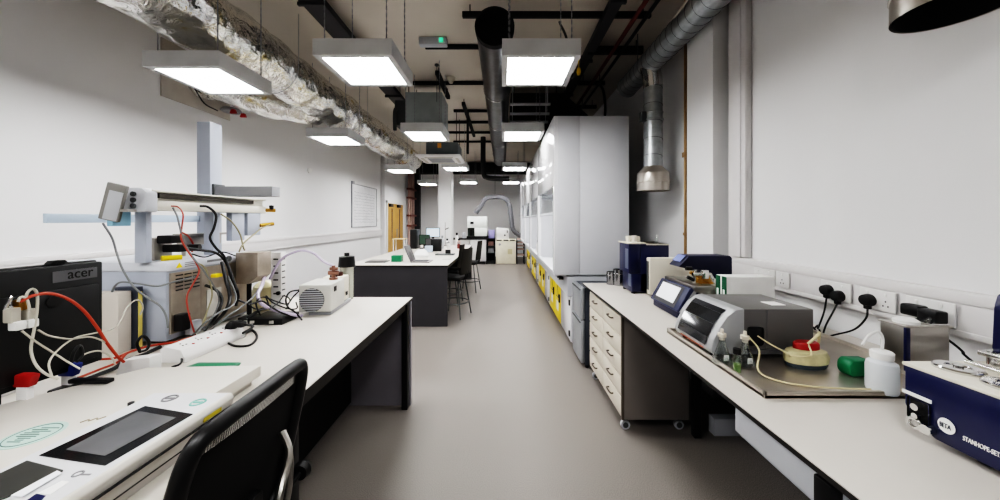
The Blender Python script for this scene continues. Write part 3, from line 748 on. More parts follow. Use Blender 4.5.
p = onz(737, 372, TZ)
vt = thing('sample_vial', 'small vial of green liquid with black cap between the flasks', 'vial', (p.x, p.y, TZ))
MB().lathe([(0, 0), (.016, 0), (.017, .06), (.012, .07), (.012, .08), (0, .08)], (p.x, p.y, TZ)).build('glass', GLASS, vt)
MB().lathe([(0, .003), (.0145, .003), (.0148, .035), (0, .035)], (p.x, p.y, TZ)).build('liquid', LIQ, vt)
MB().lathe([(0, .078), (.015, .078), (.015, .1), (0, .1)], (p.x, p.y, TZ)).build('cap', BLACK, vt)

# small vacuum pot
p = onz(806, 366, TZ)
vp = thing('hand_pump', 'yellowed oval pump bottle with red cap on steel tray', 'pump', (p.x, p.y, TZ))
S = Matrix.Translation((p.x, p.y, TZ)) @ Matrix.Diagonal((1.75, 1.0, 1, 1))
def lathe_s(prof, M, seg=28):
    mb = MB().lathe(prof, (0, 0, 0), seg=seg); bmesh.ops.transform(mb.bm, matrix=M, verts=mb.bm.verts); return mb
lathe_s([(0, 0), (.046, 0), (.05, .01), (.05, .022), (0, .022)], S).build('base', mat('pump_base', (60, 70, 78), .5), vp)
lathe_s([(0, .021), (.051, .021), (.054, .045), (.047, .07), (.03, .08), (0, .082)], S).build('vessel', mat('yellowed_plastic', (206, 196, 156), .4, var=.2, scale=20), vp)
lathe_s([(0, .078), (.031, .078), (.031, .1), (.027, .108), (0, .108)], S).build('cap', RED, vp)
MB().tube([(p.x-.01, p.y-.02, TZ+.105), (p.x+.03, p.y-.02, TZ+.14), (p.x+.05, p.y-.01, TZ+.15), (p.x+.055, p.y, TZ+.10)], .0055).build('spout', TUBEC, vp)
MB().tube([(1.19, 1.55, 1.02), (1.21, 1.5, 1.0), (1.25, 1.45, .975), (p.x-.09, p.y-.02, .965), (p.x-.03, p.y-.055, .98), (p.x-.01, p.y-.02, TZ+.11)], .0035).build('tube', TUBEC, label='cream tube from black port to the pump bottle', cat='tube')
f2 = onz(745, 366, TZ)
MB().tube([(f2.x+.012, f2.y-.012, TZ+.13), (f2.x+.04, f2.y-.03, TZ+.08), (1.07, 1.39, TZ+.02), (1.10, 1.33, TZ+.007), (1.2, 1.28, TZ+.007), (1.4, 1.26, TZ+.007), (1.58, 1.25, TZ+.007)], .0035).build('tube', TUBEC, label='cream tube lying along front of the steel tray', cat='tube')

# wash bottle, green scoop, steel bath
p = onz(882, 391, TZ)
wbt = thing('wash_bottle', 'translucent wash bottle with white cap and bent spout on tray', 'bottle', (p.x, p.y, TZ))
wb0 = MB().lathe([(0, 0), (.042, 0), (.045, .008), (.045, .095), (.042, .110), (.03, .118), (.028, .125), (0, .125)], (p.x, p.y, TZ), seg=28); wb0.build('vessel', PLAST, wbt)
MB().lathe([(0, .003), (.0425, .003), (.0425, .055), (0, .055)], (p.x, p.y, TZ), seg=28).build('liquid', mat('pale_water', (196, 214, 222), .15, trans=.5), wbt)
MB().lathe([(0, .124), (.032, .124), (.033, .148), (.028, .153), (0, .156)], (p.x, p.y, TZ), seg=28).build('cap', FILMW, wbt)
MB().tube([(p.x, p.y, TZ+.15), (p.x+.002, p.y, TZ+.20), (p.x-.015, p.y, TZ+.225), (p.x-.05, p.y, TZ+.21), (p.x-.075, p.y, TZ+.175)], .0045).build('spout', FILMW, wbt)
p = onz(859, 378, TZ)
MB().prism([(p.x-.035, TZ+.02), (p.x-.025, TZ), (p.x+.06, TZ), (p.x+.06, TZ+.07), (p.x-.02, TZ+.07), (p.x-.035, TZ+.05)], 'y', p.y, p.y+.06, .01).build('green_tub', GREEN, label='green plastic tub behind the wash bottle', cat='tub')
sb = thing('steel_bath', 'stainless steel water bath with white cap below wall plugs', 'water bath', (1.7, 1.36, .9))
MB().box(1.685, 1.87, 1.39, 1.485, .9, 1.112, .005).m(1).box(1.681, 1.70, 1.385, 1.395, .93, 1.11, .002).build('tank', [STEEL, NAVY], sb)
B(1.678, 1.875, 1.38, 1.49, 1.111, 1.119, .003).build('lid', STEEL, sb)
MB().lathe([(0, 0), (.04, 0), (.04, .012), (.026, .022), (0, .024)], (1.735, 1.43, 1.119)).build('white_cap', FILMW, sb)
MB().box(1.785, 1.86, 1.39, 1.47, 1.119, 1.126).cyl((1.79, 1.4, 1.133), (1.85, 1.44, 1.133), .008).build('clamp', CHROME, sb)

# blue press unit with lettering
bp_ = thing('blue_tester', 'blue bench tester with white badge and steel discs at right front', 'instrument', (1.5, .75, .9))
X0 = 1.262; YN = .35; YT = 1.045
MB().prism([(YN, .92), (YT-.075, .92), (YT-.025, .942), (YT, .985), (YT, 1.105), (YN, 1.105)], 'x', X0, 1.80, .006).build('housing', NAVY, bp_)
MB().box(X0-.004, 1.805, YN-.004, YT+.004, 1.105, 1.117, .004).build('top_plate', CREAMW, bp_)
for x, y, r in ((1.35, .985, .05), (1.345, .875, .052), (1.40, .70, .06)):
    MB().lathe([(0, 0), (r, 0), (r, .006), (r*.93, .010), (r*.55, .010), (r*.5, .007), (r*.2, .007), (r*.2, .014), (0, .014)], (x, y, 1.117), seg=32).build('steel_disc', CHROME, bp_)
MB().cyl((1.42, 1.02, 1.128), (1.42, .93, 1.128), .006).box(1.41, 1.43, .92, .94, 1.117, 1.132).build('steel_pin', CHROME, bp_)
MB().prism([(1.472, 1.165), (1.56, 1.165), (1.56, 1.345), (1.49, 1.34), (1.478, 1.30)], 'y', .72, 1.005, .010).build('upright_head', NAVY, bp_)
MB().cyl((1.47, .985, 1.117), (1.47, .985, 1.17), .022).box(1.44, 1.56, .76, 1.01, 1.152, 1.166, .003).build('head_mount', CHROME, bp_)
RT, UP = (0, -1, 0), (0, 0, 1)
pc = onx(947, 426, X0)
eb = MB(); n = 28
ring = [eb.bm.verts.new((X0-.002, pc.y+.019*math.cos(2*PI*k/n), pc.z+.021*math.sin(2*PI*k/n))) for k in range(n)]
eb.bm.faces.new(ring); eb.build('badge', FILMW, bp_)
MB().text('SETA', .018, (X0-.003, pc.y+.0145, pc.z-.0065), RT, UP, sx=.62).build('badge_lettering', NAVYD, bp_)
ps = onx(962, 438, X0)
MB().text('STANHOPE-SETA', .0175, (X0-.002, ps.y-.003, ps.z-.003), RT, UP, ext=.0009, sx=.56).build('lettering', FILMW, bp_)
c0 = onx(917, 396, X0)
MB().box(X0-.003, X0, c0.y-.035, c0.y+.035, c0.z-.005, c0.z+.005).build('white_tag', FILMW, bp_)
c1 = onx(919, 411, X0)
MB().box(X0-.001, X0+.004, c1.y-.027, c1.y+.027, c1.z-.035, c1.z+.035, .008).build('inlet_recess', BLACKM, bp_)
MB().cyl((X0-.016, c1.y, c1.z+.012), (X0, c1.y, c1.z+.012), .010).cyl((X0-.02, c1.y-.004, c1.z-.012), (X0, c1.y-.004, c1.z-.012), .008).torus((X0-.012, c1.y+.002, c1.z-.038), (1, 0, 0), .014, .006).lathe([(0, 0), (.014, 0), (.014, .02), (0, .02)], (X0-.022, c1.y-.03, c1.z-.038), (1, 0, 0)).build('hose_connector', CHROME, bp_)
for x in (1.32, 1.75):
    for y in (.42, .90): MB().cyl((x, y, .9), (x, y, .926), .022).build('foot', BLACK, bp_)

# sockets on the right trunking
XS = XR-.056
def socket(px0, px1, lab, gang=2, group='double sockets on the right trunking'):
    y1 = XS*F/(px0-502); y0 = XS*F/(px1-502)
    t = thing('wall_socket', lab, 'socket', (XS, (y0+y1)/2, 1.1), group)
    B(XS-.009, XS, y0, y1, 1.095, 1.2, .004).build('plate', WHITE, t)
    hl = MB(); sw = MB()
    for g in range(gang):
        yc_ = y0+(y1-y0)*((g+.5)/gang)
        for dy, dz in ((0, .012), (-.011, -.011), (.011, -.011)): hl.box(XS-.0105, XS-.0085, yc_+dy-.0025, yc_+dy+.0025, 1.135+dz-.004, 1.135+dz+.004)
        sw.box(XS-.0125, XS-.008, yc_-.005, yc_+.005, 1.172, 1.188, .001)
    hl.build('pin_holes', INKD, t); sw.build('switch', FILMW, t)
    return y0, y1
sA = socket(755, 776, 'double wall socket partly behind the white carton')
sB = socket(777, 790, 'single white wall outlet right of the white carton', 1)
sC = socket(822, 852, 'double wall socket holding two black plugs side by side')
sD = socket(861, 897, 'double wall socket with one black plug and one free outlet')
sE = socket(907, 957, 'double wall socket holding two black block adaptors')
def plug(px, py, lab, w=.064, h=.06, dpt=.045, block=False):
    p = onx(px, py, XS-.02)
    t = thing('plug', lab, 'plug', (XS-.01, p.y, p.z))
    if block: MB().box(XS-.01-dpt, XS-.0095, p.y-w/2, p.y+w/2, p.z-h/2, p.z+h/2, .008).build('body', BLACK, t)
    else:
        MB().lathe([(0, 0), (w/2, 0), (w/2*1.02, .012), (w/2*.85, .034), (0, .042)], (XS-.0095, p.y, p.z), (-1, 0, 0)).box(XS-.035, XS-.01, p.y-.012, p.y+.012, p.z-h*.8, p.z, .005).build('body', BLACK, t)
    return p
q1 = plug(827, 290, 'black plug, left of pair in the double socket')
q2 = plug(838, 296, 'black plug, right of pair in the double socket')
q3 = plug(868, 300, 'black plug alone in the socket above the wash bottle')
q4 = plug(917, 310, 'black block adaptor, left of the pair above steel bath', .072, .052, .05, True)
q5 = plug(936, 316, 'black block adaptor, right of the pair above steel bath', .072, .056, .055, True)
B(XS-.018, XS-.008, sA[0]+.02, sA[1]-.05, 1.11, 1.135).build('black_cover', BLACK, bpy.data.objects['wall_socket'])
def drop(q, pts, lab, r=.0045):
    MB().tube([(XS-.022, q.y, q.z-.04)]+pts, r).build('cable', BCABLE, label=lab, cat='cable')
e = onx(816, 336, 1.82)
drop(q1, [onx(824, 312, 1.9), onx(818, 328, 1.87), (1.83, e.y, .95), (1.8, e.y-.01, .935)], 'black cable hanging from left plug of pair')
drop(q2, [onx(833, 312, 1.9), onx(826, 325, 1.87), onx(822, 336, 1.84), (1.81, e.y-.03, .935)], 'black cable hanging from right plug of pair')
drop(q3, [onx(866, 318, 1.9), onx(855, 329, 1.88), onx(838, 334, 1.87), onx(822, 336, 1.86), (1.82, e.y+.02, .935)], 'black cable sweeping left from the lone plug')
drop(q5, [(1.9, q5.y-.03, 1.07), onx(955, 345, 1.92), onx(963, 352, 1.9), onx(968, 358, 1.88), (1.88, 1.2, .905)], 'black cable falling behind the steel bath')

# ------------------------------------------------------------ left bench: analyser rig
an = thing('gas_analyser', 'white boxed analyser with brown steel side panel on left bench', 'instrument', (-2.05, 2.05, .9))
MB().box(-2.36, -1.775, 1.76, 2.36, .915, 1.29, .008).build('cabinet', BLGREY, an)
MB().box(-2.37, -1.762, 1.75, 2.37, 1.285, 1.338, .012).build('top_cover', mat('analyser_lid', (218, 221, 228), .4), an)
MB().box(-1.775, -1.764, 1.775, 1.95, .95, 1.275).box(-1.775, -1.766, 1.955, 2.35, .93, 1.28).build('steel_panel', BRSTEEL, an)
vs_ = MB()
for k in range(5):
    for c in range(3): vs_.box(-1.765, -1.761, 1.80+c*.05, 1.84+c*.05, 1.255-k*.02, 1.262-k*.02)
vs_.build('vent_slots', INKD, an)
MB().box(-1.765, -1.7615, 1.99, 2.09, .98, 1.14).build('paper_label', mat('grey_label', (198, 194, 186), .5), an)
MB().box(-1.77, -1.72, 1.79, 1.84, .96, 1.05, .005).m(1).box(-1.765, -1.73, 1.85, 1.92, .92, .99, .004).build('valve_block', [BLACK, LGREY], an)
o = MB().prism([(1.80, 1.30), (1.835, 1.30), (1.8175, 1.328)], 'x', -1.762, -1.760).build('warning_triangle', YELLOW, an); o['label'] = 'yellow warning triangle'
tx = MB()
for k in range(3): tx.box(-1.762, -1.7605, 1.85, 1.93-k*.015, 1.300+k*.010, 1.304+k*.010)
tx.box(-1.762, -1.7605, 1.99, 2.10, 1.306, 1.32)
tx.build('panel_print', INKG, an)
MB().cyl((-1.76, 2.14, 1.312), (-1.75, 2.14, 1.312), .018).build('dial', CHAR, an)
for x in (-2.3, -1.83):
    for y in (1.82, 2.3): MB().cyl((x, y, .9), (x, y, .916), .02).build('foot', BLACK, an)

ga = thing('sampler_gantry', 'pale grey sampler gantry with long beam standing on the analyser', 'instrument', (-1.85, 2.1, 1.338))
MB().box(-1.90, -1.785, 1.70, 2.52, 1.61, 1.66, .004).box(-1.90, -1.81, 1.72, 2.52, 1.66, 1.71, .003).m(1).box(-1.81, -1.79, 1.74, 2.40, 1.675, 1.70).m(0).box(-1.9, -1.785, 1.7, 2.52, 1.705, 1.715, .002).build('beam', [mat('gantry_cream', (222, 218, 208), .4), mat('rail_dark', (70, 66, 60), .4, .6)], ga)
MB().prism([(-1.905, 1.60), (-1.775, 1.60), (-1.775, 1.70), (-1.80, 1.722), (-1.905, 1.722)], 'y', 1.66, 1.72, .008).build('end_block', LGREY, ga)
for z in (1.63, 1.66, 1.69): MB().cyl((-1.835, 1.66, z), (-1.835, 1.652, z), .012).build('block_screw', CHAR, ga)
for y0, y1 in ((1.72, 1.75), (2.12, 2.17)):
    B(-1.90, -1.838, y0, y1, 1.338, 1.61, .004).build('post', BLGREY, ga)
B(-1.84, -1.80, 2.22, 2.33, 1.42, 1.61, .004).build('hanging_module', BLGREY, ga)
B(-1.83, -1.79, 2.345, 2.47, 1.45, 1.61, .004).build('hanging_module', BLGREY, ga)
MB().box(-1.9, -1.87, 1.6, 1.68, 1.53, 1.60, .003).build('blue_block', BLOCKB, ga)
T = Matrix.Translation((-1.865, 1.6, 1.645)) @ Matrix.Rotation(math.radians(15), 4, 'Y') @ Matrix.Rotation(math.radians(12), 4, 'Z')
hc = MB().box(-.04, .04, -.009, .009, -.09, .09, .004, M=T).m(1).box(-.022, .035, -.0105, -.008, -.085, .055, .001, M=T).build('handset', [mat('handset_grey', (128, 126, 122), .45), mat('handset_face', (182, 184, 188), .4)], ga)
MB().box(-1.86, -1.80, 1.60, 1.64, 1.6, 1.612).build('bracket', STEEL, ga)
MB().cyl((-1.80, 2.515, 1.635), (-1.75, 2.57, 1.635), .014).build('brass_valve', BRASS, ga)
MB().cyl((-1.79, 2.46, 1.52), (-1.76, 2.56, 1.53), .014).build('brass_valve', BRASS, ga)
MB().lathe([(0, 0), (.014, 0), (.016, .03), (0, .034)], (-1.765, 2.55, 1.64)).build('valve_knob', BLACK, ga)
sp_ = thing('service_post', 'tall pale grey service post with side arm above left bench', 'post', (-2.22, 2.52, .9))
B(-2.265, -2.165, 2.47, 2.575, .9, 2.29, .004).build('column_post', BLGREY, sp_)
MB().box(-2.165, -1.72, 2.49, 2.58, 1.738, 1.812, .003).m(1).box(-2.165, -2.15, 2.485, 2.585, 1.73, 1.83, .003).build('arm', [GREY, CHAR], sp_)
MB().box(-2.262, -2.24, 1.64, 2.47, 1.545, 1.592, .002).build('rail', PALEB, sp_)
# parts lying on the analyser
bk = thing('valve_manifold', 'black and grey valve manifold on top of the analyser', 'manifold', (-1.88, 1.9, 1.338))
MB().box(-1.99, -1.90, 1.82, 1.92, 1.338, 1.46, .004).build('block', mat('manifold_grey', (168, 164, 158), .4, .4), bk)
MB().box(-1.90, -1.82, 1.83, 1.90, 1.43, 1.475, .006).box(-1.90, -1.80, 1.86, 1.94, 1.38, 1.42, .006).cyl((-1.9, 1.9, 1.4), (-1.76, 1.94, 1.40), .02).build('valve', BLACK, bk)
MB().cyl((-1.84, 1.80, 1.352), (-1.80, 1.87, 1.352), .014).build('yellow_filter', YELLOW, label='yellow inline filter lying on top of the analyser', cat='filter')
rl = MB().box(-1.98, -1.93, 2.0, 2.34, 1.46, 1.475, .002).box(-1.975, -1.955, 2.02, 2.32, 1.40, 1.46, .002)
rl.cyl((-1.96, 2.05, 1.338), (-1.96, 2.05, 1.41), .01).cyl((-1.96, 2.3, 1.338), (-1.96, 2.3, 1.41), .01)
rl.build('syringe_rail', STEEL, label='steel rail bracket standing on the analyser behind the hoses', cat='rail')
# steel box on a stem
so = thing('steel_valve_box', 'brown steel box on a thin black stem beside the analyser', 'instrument', (-1.68, 2.24, .9))
MB().prism([(-1.745, 1.345), (-1.60, 1.345), (-1.60, 1.19), (-1.66, 1.14), (-1.745, 1.14)], 'y', 2.18, 2.31, .004).build('housing', BRSTEEL, so)
MB().cyl((-1.70, 2.24, .915), (-1.70, 2.24, 1.14), .014).build('stem', BLACK, so)
MB().box(-1.74, -1.64, 2.19, 2.29, .9, .916, .004).build('foot', BLACK, so)
pb = thing('terminal_strip', 'narrow upright white terminal box behind the steel box', 'box', (-1.63, 2.45, .9))
B(-1.68, -1.605, 2.42, 2.48, .9, 1.325, .005).build('housing', WHITE, pb)
for k in range(7): B(-1.605, -1.602, 2.43, 2.46, 1.0+k*.045, 1.008+k*.045).build('terminal_slot', INKD, pb)
for k in range(6): B(-1.66, -1.625, 2.417, 2.42, 1.02+k*.05, 1.03+k*.05).build('terminal_slot', INKD, pb)
MB().cyl((-1.62, 2.42, 1.03), (-1.62, 2.405, 1.03), .014).build('knob', BLACK, pb)
mbg = MB().lathe([(0, 0), (.07, 0), (.085, .07), (.07, .17), (.03, .21), (0, .22)], (-1.76, 2.47, .9), seg=18)
for v in mbg.bm.verts: v.co += noise.noise_vector(v.co*14)*.018
mbg.build('packing_bag', mat('cream_bag', (216, 204, 164), .35, var=.15), label='crumpled cream plastic bag behind the steel box', cat='bag')
# binders and pc by the monitor
B(-2.03, -1.89, 1.64, 1.70, .9, 1.2, .004).build('box_file', mat('file_cream', (208, 200, 190), .55), label='cream box file between black monitor and analyser', cat='file')
yb = MB().box(-1.985, -1.87, 1.705, 1.735, .9, 1.215, .002).m(1).box(-1.98, -1.866, 1.711, 1.728, .905, 1.19)
yb.build('ring_binder', [mat('slate_binder', (66, 70, 80), .5), mat('yellow_paper', (226, 204, 120), .6)], label='slate blue binder of yellow papers against the analyser', cat='binder')

MONB = mat('monitor_black', (9, 9, 10), .5, var=.1)
# monitor (back towards the aisle)
mo = thing('computer_monitor', 'black computer monitor seen from the back at left bench', 'monitor', (-1.64, 1.08, .9))
MB().box(-1.63, -1.60, .80, 1.335, 1.0, 1.395, .006).build('back_cover', MONB, mo)
MB().box(-1.655, -1.63, .79, 1.34, .99, 1.4, .004).build('bezel', MONB, mo)
MB().box(-1.602, -1.594, .84, 1.32, 1.02, 1.31, .005).m(1).cyl((-1.594, 1.185, 1.27), (-1.591, 1.185, 1.27), .022, seg=20).build('rear_panel', [MONB, BLACK], mo)
MB().box(-1.60, -1.5985, 1.185, 1.315, 1.335, 1.375).build('logo_plate', mat('logo_plate', (96, 96, 98), .35), mo)
MB().text('acer', .052, (-1.5982, 1.225, 1.343), (0, 1, 0), (0, 0, 1), sx=.85).build('lettering', BLACKM, mo)
MB().box(-1.68, -1.65, 1.0, 1.1, .91, 1.05, .006).box(-1.80, -1.635, .93, 1.17, .9, .912, .004).build('stand', BLACK, mo)
MB().prism([(1.195, 1.401), (1.245, 1.401), (1.235, 1.412), (1.205, 1.412)], 'x', -1.645, -1.62).build('hook_clip', BLACK, mo)
bk_ = B(-1.98, -1.86, .86, 1.30, .9, 1.0, .004)
bk_.build('white_router', WHITE, label='low white box behind the black monitor', cat='box')

# printer
pr = thing('multifunction_printer', 'flat white printer with black touch panel at left front', 'printer', (-1.2, .9, .9))
MB().prism([(-.98, 1.357), (-1.42, 1.337), (-1.62, 1.05), (-1.62, .3), (-.98, .3)], 'z', .925, .97, .006).build('lid', BEIGE, pr)
MB().prism([(-1.0, 1.33), (-1.41, 1.31), (-1.59, 1.04), (-1.59, .32), (-1.0, .32)], 'z', .9, .925).build('body', BEIGE, pr)
cp = MB().prism([(-1.125, .972), (-1.12, 1.004), (-.872, 1.004), (-.862, .990), (-.872, .96), (-.885, .9), (-1.125, .9)], 'y', .3, 1.075, .004)
cp.m(1).box(-.868, -.862, .3, 1.07, .964, .968).box(-.885, -.8775, .3, 1.05, .925, .928)
cp.build('control_unit', [BEIGE, INKD], pr)
CZ = 1.0045
MB().box(-1.116, -.878, .31, 1.068, 1.003, CZ, .0).build('control_fascia', mat('fascia_silver', (206, 206, 208), .35), pr)
pa, pb2, pc2, pd2 = onz(145, 406.5, CZ), onz(193, 414.5, CZ), onz(105, 466, CZ), onz(39, 456, CZ)
def zplate(corners, z0, z1, name, m, par):
    mb = MB(); mb.prism([(c.x, c.y) for c in corners], 'z', z0, z1); return mb.build(name, m, par)
ts = zplate([pa, pb2, pc2, pd2], CZ, CZ+.002, 'touch_panel', mat('panel_black', (22, 22, 24), .15), pr)
ia, ib2, ic, id2 = onz(139, 412, CZ), onz(176, 418.5, CZ), onz(105, 457, CZ), onz(66, 450.5, CZ)
zplate([ia, ib2, ic, id2], CZ+.002, CZ+.003, 'display', SCRD, ts)
cr = [onz(27, 462, CZ), onz(63, 471.5, CZ), onz(40, 484, CZ), onz(-14, 507, CZ), onz(-40, 494, CZ)]
zplate(cr, CZ, CZ+.004, 'card_reader', mat('reader_dark', (58, 58, 56), .35), pr)
zplate([onz(57, 473, CZ), onz(62, 475, CZ), onz(22, 499, CZ), onz(11, 498, CZ)], CZ+.004, CZ+.0055, 'status_strip', SCRG, pr)
zplate([onz(62, 481, CZ), onz(69, 482, CZ), onz(50, 495, CZ), onz(38, 493.5, CZ)], CZ, CZ+.001, 'white_sticker', FILMW, pr)
zplate([onz(36, 494, CZ), onz(46, 496, CZ), onz(36, 506, CZ), onz(22, 504, CZ)], CZ, CZ+.001, 'blue_sticker', NAVY, pr)
for nm, px, py, m_ in (('round_logo', 170, 398.5, INKG), ('teal_logo', 198, 402.5, TEAL)):
    c = onz(px, py, CZ)
    MB().torus((c.x, c.y, CZ), (0, 0, 1), .018, .003, 24).box(c.x-.012, c.x+.012, c.y-.004, c.y+.004, CZ, CZ+.002).build(nm, m_, pr)
c = onz(78, 474, CZ); MB().torus((c.x, c.y, CZ), (0, 0, 1), .008, .002).box(c.x+.005, c.x+.03, c.y-.004, c.y, CZ, CZ+.001).build('small_logo', INKG, pr)
zz = onx(212, 417, -.867)
MB().box(-.8685, -.8635, zz.y-.03, zz.y+.03, .973, .988).build('yellow_label', mat('label_yellow', (196, 176, 40), .5), pr)
c = onz(33, 435, .97)
ov = Matrix.Translation((c.x, c.y, .97)) @ Matrix.Rotation(math.radians(0), 4, 'Z') @ Matrix.Diagonal((1.0, 1.0, 1, 1))
lg = MB(); lg.lathe([(0, 0), (.06, 0), (.06, .0012), (0, .0012)], (0, 0, 0), seg=40); bmesh.ops.transform(lg.bm, matrix=ov, verts=lg.bm.verts)
oo = lg.build('round_sticker', mat('pale_teal_sticker', (182, 208, 198), .4), pr)
l2 = MB()
for k in range(9):
    l2.box(c.x-.035+.03*random.random(), c.x+.005+.03*random.random(), c.y-.032+k*.0075, c.y-.0298+k*.0075, .971, .9722)
l2.torus((c.x, c.y, .9705), (0, 0, 1), .05, .002, 32, 4)
l2.build('sticker_print', mat('sticker_ink', (86, 110, 104), .6), pr)
c = onz(107, 418, .97)
MB().tube([(c.x-.05+.008*k, c.y-.018+.0035*k+(.006 if k % 2 else -.006), .971) for k in range(14)], .0016, seg=4, n=3).build('lid_mark', mat('gold_print', (150, 140, 120), .5), pr)
c = onz(131, 406, .97)
MB().lathe([(0, 0), (.008, 0), (.008, .012), (0, .014)], (c.x, c.y, .97)).build('lid_button', BLACK, pr)

# things on the bench around the printer
MB().prism([(-1.37, .9), (-1.17, .9), (-1.15, .93), (-1.165, .932), (-1.34, .932), (-1.39, .915)], 'y', 1.40, 1.475, .005).build('green_tray', GREEN, label='green plastic tray behind the flat white printer', cat='tray')
xl = thing('socket_block', 'long white four gang socket block lying on the left bench', 'extension lead', (-1.55, 1.8, .9))
R_ = Matrix.Translation((-1.515, 1.71, .9)) @ Matrix.Rotation(math.radians(-2), 4, 'Z') @ Matrix.Diagonal((.8, .70, 1, 1))
MB().prism([(-.075, 0), (.075, 0), (.075, .02), (.05, .06), (-.05, .075), (-.075, .06)], 'y', -.25, .25, .004, M=R_).build('housing', WHITE, xl)
sk = MB()
for k in range(4):
    yy = -.18+k*.11
    for dx, dy in ((-.015, 0), (.012, .012), (.012, -.012)): sk.box(dx-.004, dx+.004, yy+dy-.003, yy+dy+.003, .066-dx*.15, .0695-dx*.15, M=R_)
sk.m(1)
for k in range(4): sk.box(.03, .042, -.18+k*.11+.03, -.18+k*.11+.04, .062, .066, M=R_)
sk.build('pin_holes', [INKD, RED], xl)
p = onz(232, 336, .95)
MB().lathe([(0, 0), (.028, 0), (.028, .02), (.018, .04), (0, .042)], (-1.50, 1.84, .958), (.3, .1, 1)).box(-1.51, -1.43, 1.83, 1.87, .965, .995, .008).build('plug', BLACK, label='black plug in far end of the white socket block', cat='plug')
MB().tube([(-1.43, 1.85, .98), (-1.39, 1.86, .965), onz(243, 333, .95), onz(252, 330, .905), onz(257, 337, .905), onz(250, 345, .905), onz(236, 346, .905), onz(226, 342, .905)], .006).build('cable', BCABLE, label='short black cable curling from the socket block plug', cat='cable')
c = onz(205, 345, .96); 
# white adaptor boxes, clips and bar left of the printer
MB().prism([(-1.60, .9), (-1.45, .9), (-1.45, .995), (-1.57, .98)], 'y', 1.37, 1.42, .004).build('white_carton', WHITE, label='low white carton piece behind the printer lid', cat='carton')
c = onz(92, 387, .955)
B(c.x-.075, c.x+.07, c.y-.012, c.y+.012, .971, .986, .004).build('black_bar', BLACK, label='black plastic bar lying at the printer lid edge', cat='bar')
def clip(px, py, Y, m_, lab, w=.075, h=.045):
    c = at(px, py, Y); t = thing('terminal_clip', lab, 'clip', (c.x, c.y, c.z))
    MB().prism([(c.x-w*.5, c.z+h*.55), (c.x-w*.36, c.z-h*.5), (c.x+w*.36, c.z-h*.5), (c.x+w*.55, c.z+h*.6), (c.x+w*.2, c.z+h*.75), (c.x-w*.2, c.z+h*.75)], 'y', c.y-.012, c.y+.012, .004).build('grip', m_, t)
    MB().box(c.x-w*.25, c.x+w*.25, c.y-.01, c.y+.01, .9, c.z-h*.45, .003).build('body', WHITE, t)
clip(25, 381, 1.10, RED, 'red clip on a white stem at far left of bench', .07, .034)
clip(69, 370, 1.24, BLUE, 'blue clip on a white stem beside the red one', .075, .04)
bx = thing('cable_adaptor', 'black power brick among the cables below the monitor', 'adaptor', (-1.5, 1.2, .9))
B(-1.63, -1.555, 1.19, 1.29, .9, .95, .006).build('body', BLACK, bx)
MB().cyl((-1.556, 1.24, .93), (-1.52, 1.24, .93), .012).build('lead_end', BRASS, bx)
ad = thing('white_adaptor', 'white twin adaptor dangling in front of the black monitor', 'adaptor', onx(20, 325, -1.53))
a0 = onx(17, 325, -1.53); a1 = onx(31, 323, -1.53)
MB().box(a0.x-.014, a0.x+.014, a0.y-.012, a0.y+.013, a0.z-.016, a0.z+.012, .004).box(a1.x-.012, a1.x+.012, a1.y-.014, a1.y+.012, a1.z-.014, a1.z+.013, .004).cyl(a0, a1, .008).build('body', WHITE, ad)
b0 = onx(12, 313, -1.54); b1 = onx(29, 313, -1.54)
MB().box(b0.x-.014, b0.x+.014, b0.y-.012, b0.y+.012, b0.z-.03, b0.z+.016, .004).box(b1.x-.014, b1.x+.014, b1.y-.012, b1.y+.012, b1.z-.03, b1.z+.014, .004).build('plug_body', WCABLE, ad)
g0 = onx(20, 304, -1.54)
MB().box(g0.x-.012, g0.x+.012, g0.y-.010, g0.y+.010, g0.z-.02, g0.z+.015, .004).build('brass_end', BRASS, ad)
def cable(pts, m_, lab, r=.005, cat='cable', name='cable'):
    return MB().tube(pts, r*(.58 if m_ is WCABLE else .75), seg=8).build(name, m_, label=lab, cat=cat)
X1 = -1.52
cable([onx(20, 302, X1), onx(32, 296, X1), onx(48, 293.5, X1), onx(66, 298, X1), onx(82, 309, X1), onx(96, 326, X1), onx(107, 343, X1), onx(118, 357, X1), onx(124, 362, X1)], ORANGE, 'thick orange cable arching across the back of monitor', .0065)
cable([onx(25, 300, X1), onx(28, 292, X1), onx(33, 289, X1), onx(37, 294, X1), onx(37, 310, X1), onx(34, 330, X1), onx(31, 350, X1), onx(36, 365, -1.50), onx(46, 374, -1.46), onx(58, 379, -1.43)], WCABLE, 'thick white cable looping down the monitor back', .006)
cable([onx(12, 308, X1), onx(9, 304, X1), onx(12, 297, X1), onx(7, 305, X1), onx(4, 310, X1)], CHROME, 'short silver lead above the white adaptor', .005)
cable([onx(30, 311, X1), onx(27, 300, X1), onx(21, 297, X1), onx(18, 302, X1)], WCABLE, 'short white lead looping into the adaptor', .006)
cable([onx(38, 330, X1), onx(50, 336, X1), onx(70, 339, X1), onx(90, 337, X1), onx(105, 342, X1), onx(113, 348, X1)], WCABLE, 'thin white cable sagging across the monitor middle')
cable([onx(22, 331, X1), onx(35, 341, X1), onx(52, 352, X1), onx(68, 362, -1.5), onx(80, 369, -1.47)], WCABLE, 'thin white cable slanting down from the adaptor')
cable([onx(140, 315, -1.72), onx(143, 307, -1.72), onx(138, 300, -1.72), onx(128, 306, -1.66), onx(116, 327, -1.58), onx(95, 333, X1), onx(75, 338, X1), onx(58, 350, X1), onx(49, 363, -1.5), onx(52, 377, -1.46)], WCABLE, 'long white cable looping past the box file')
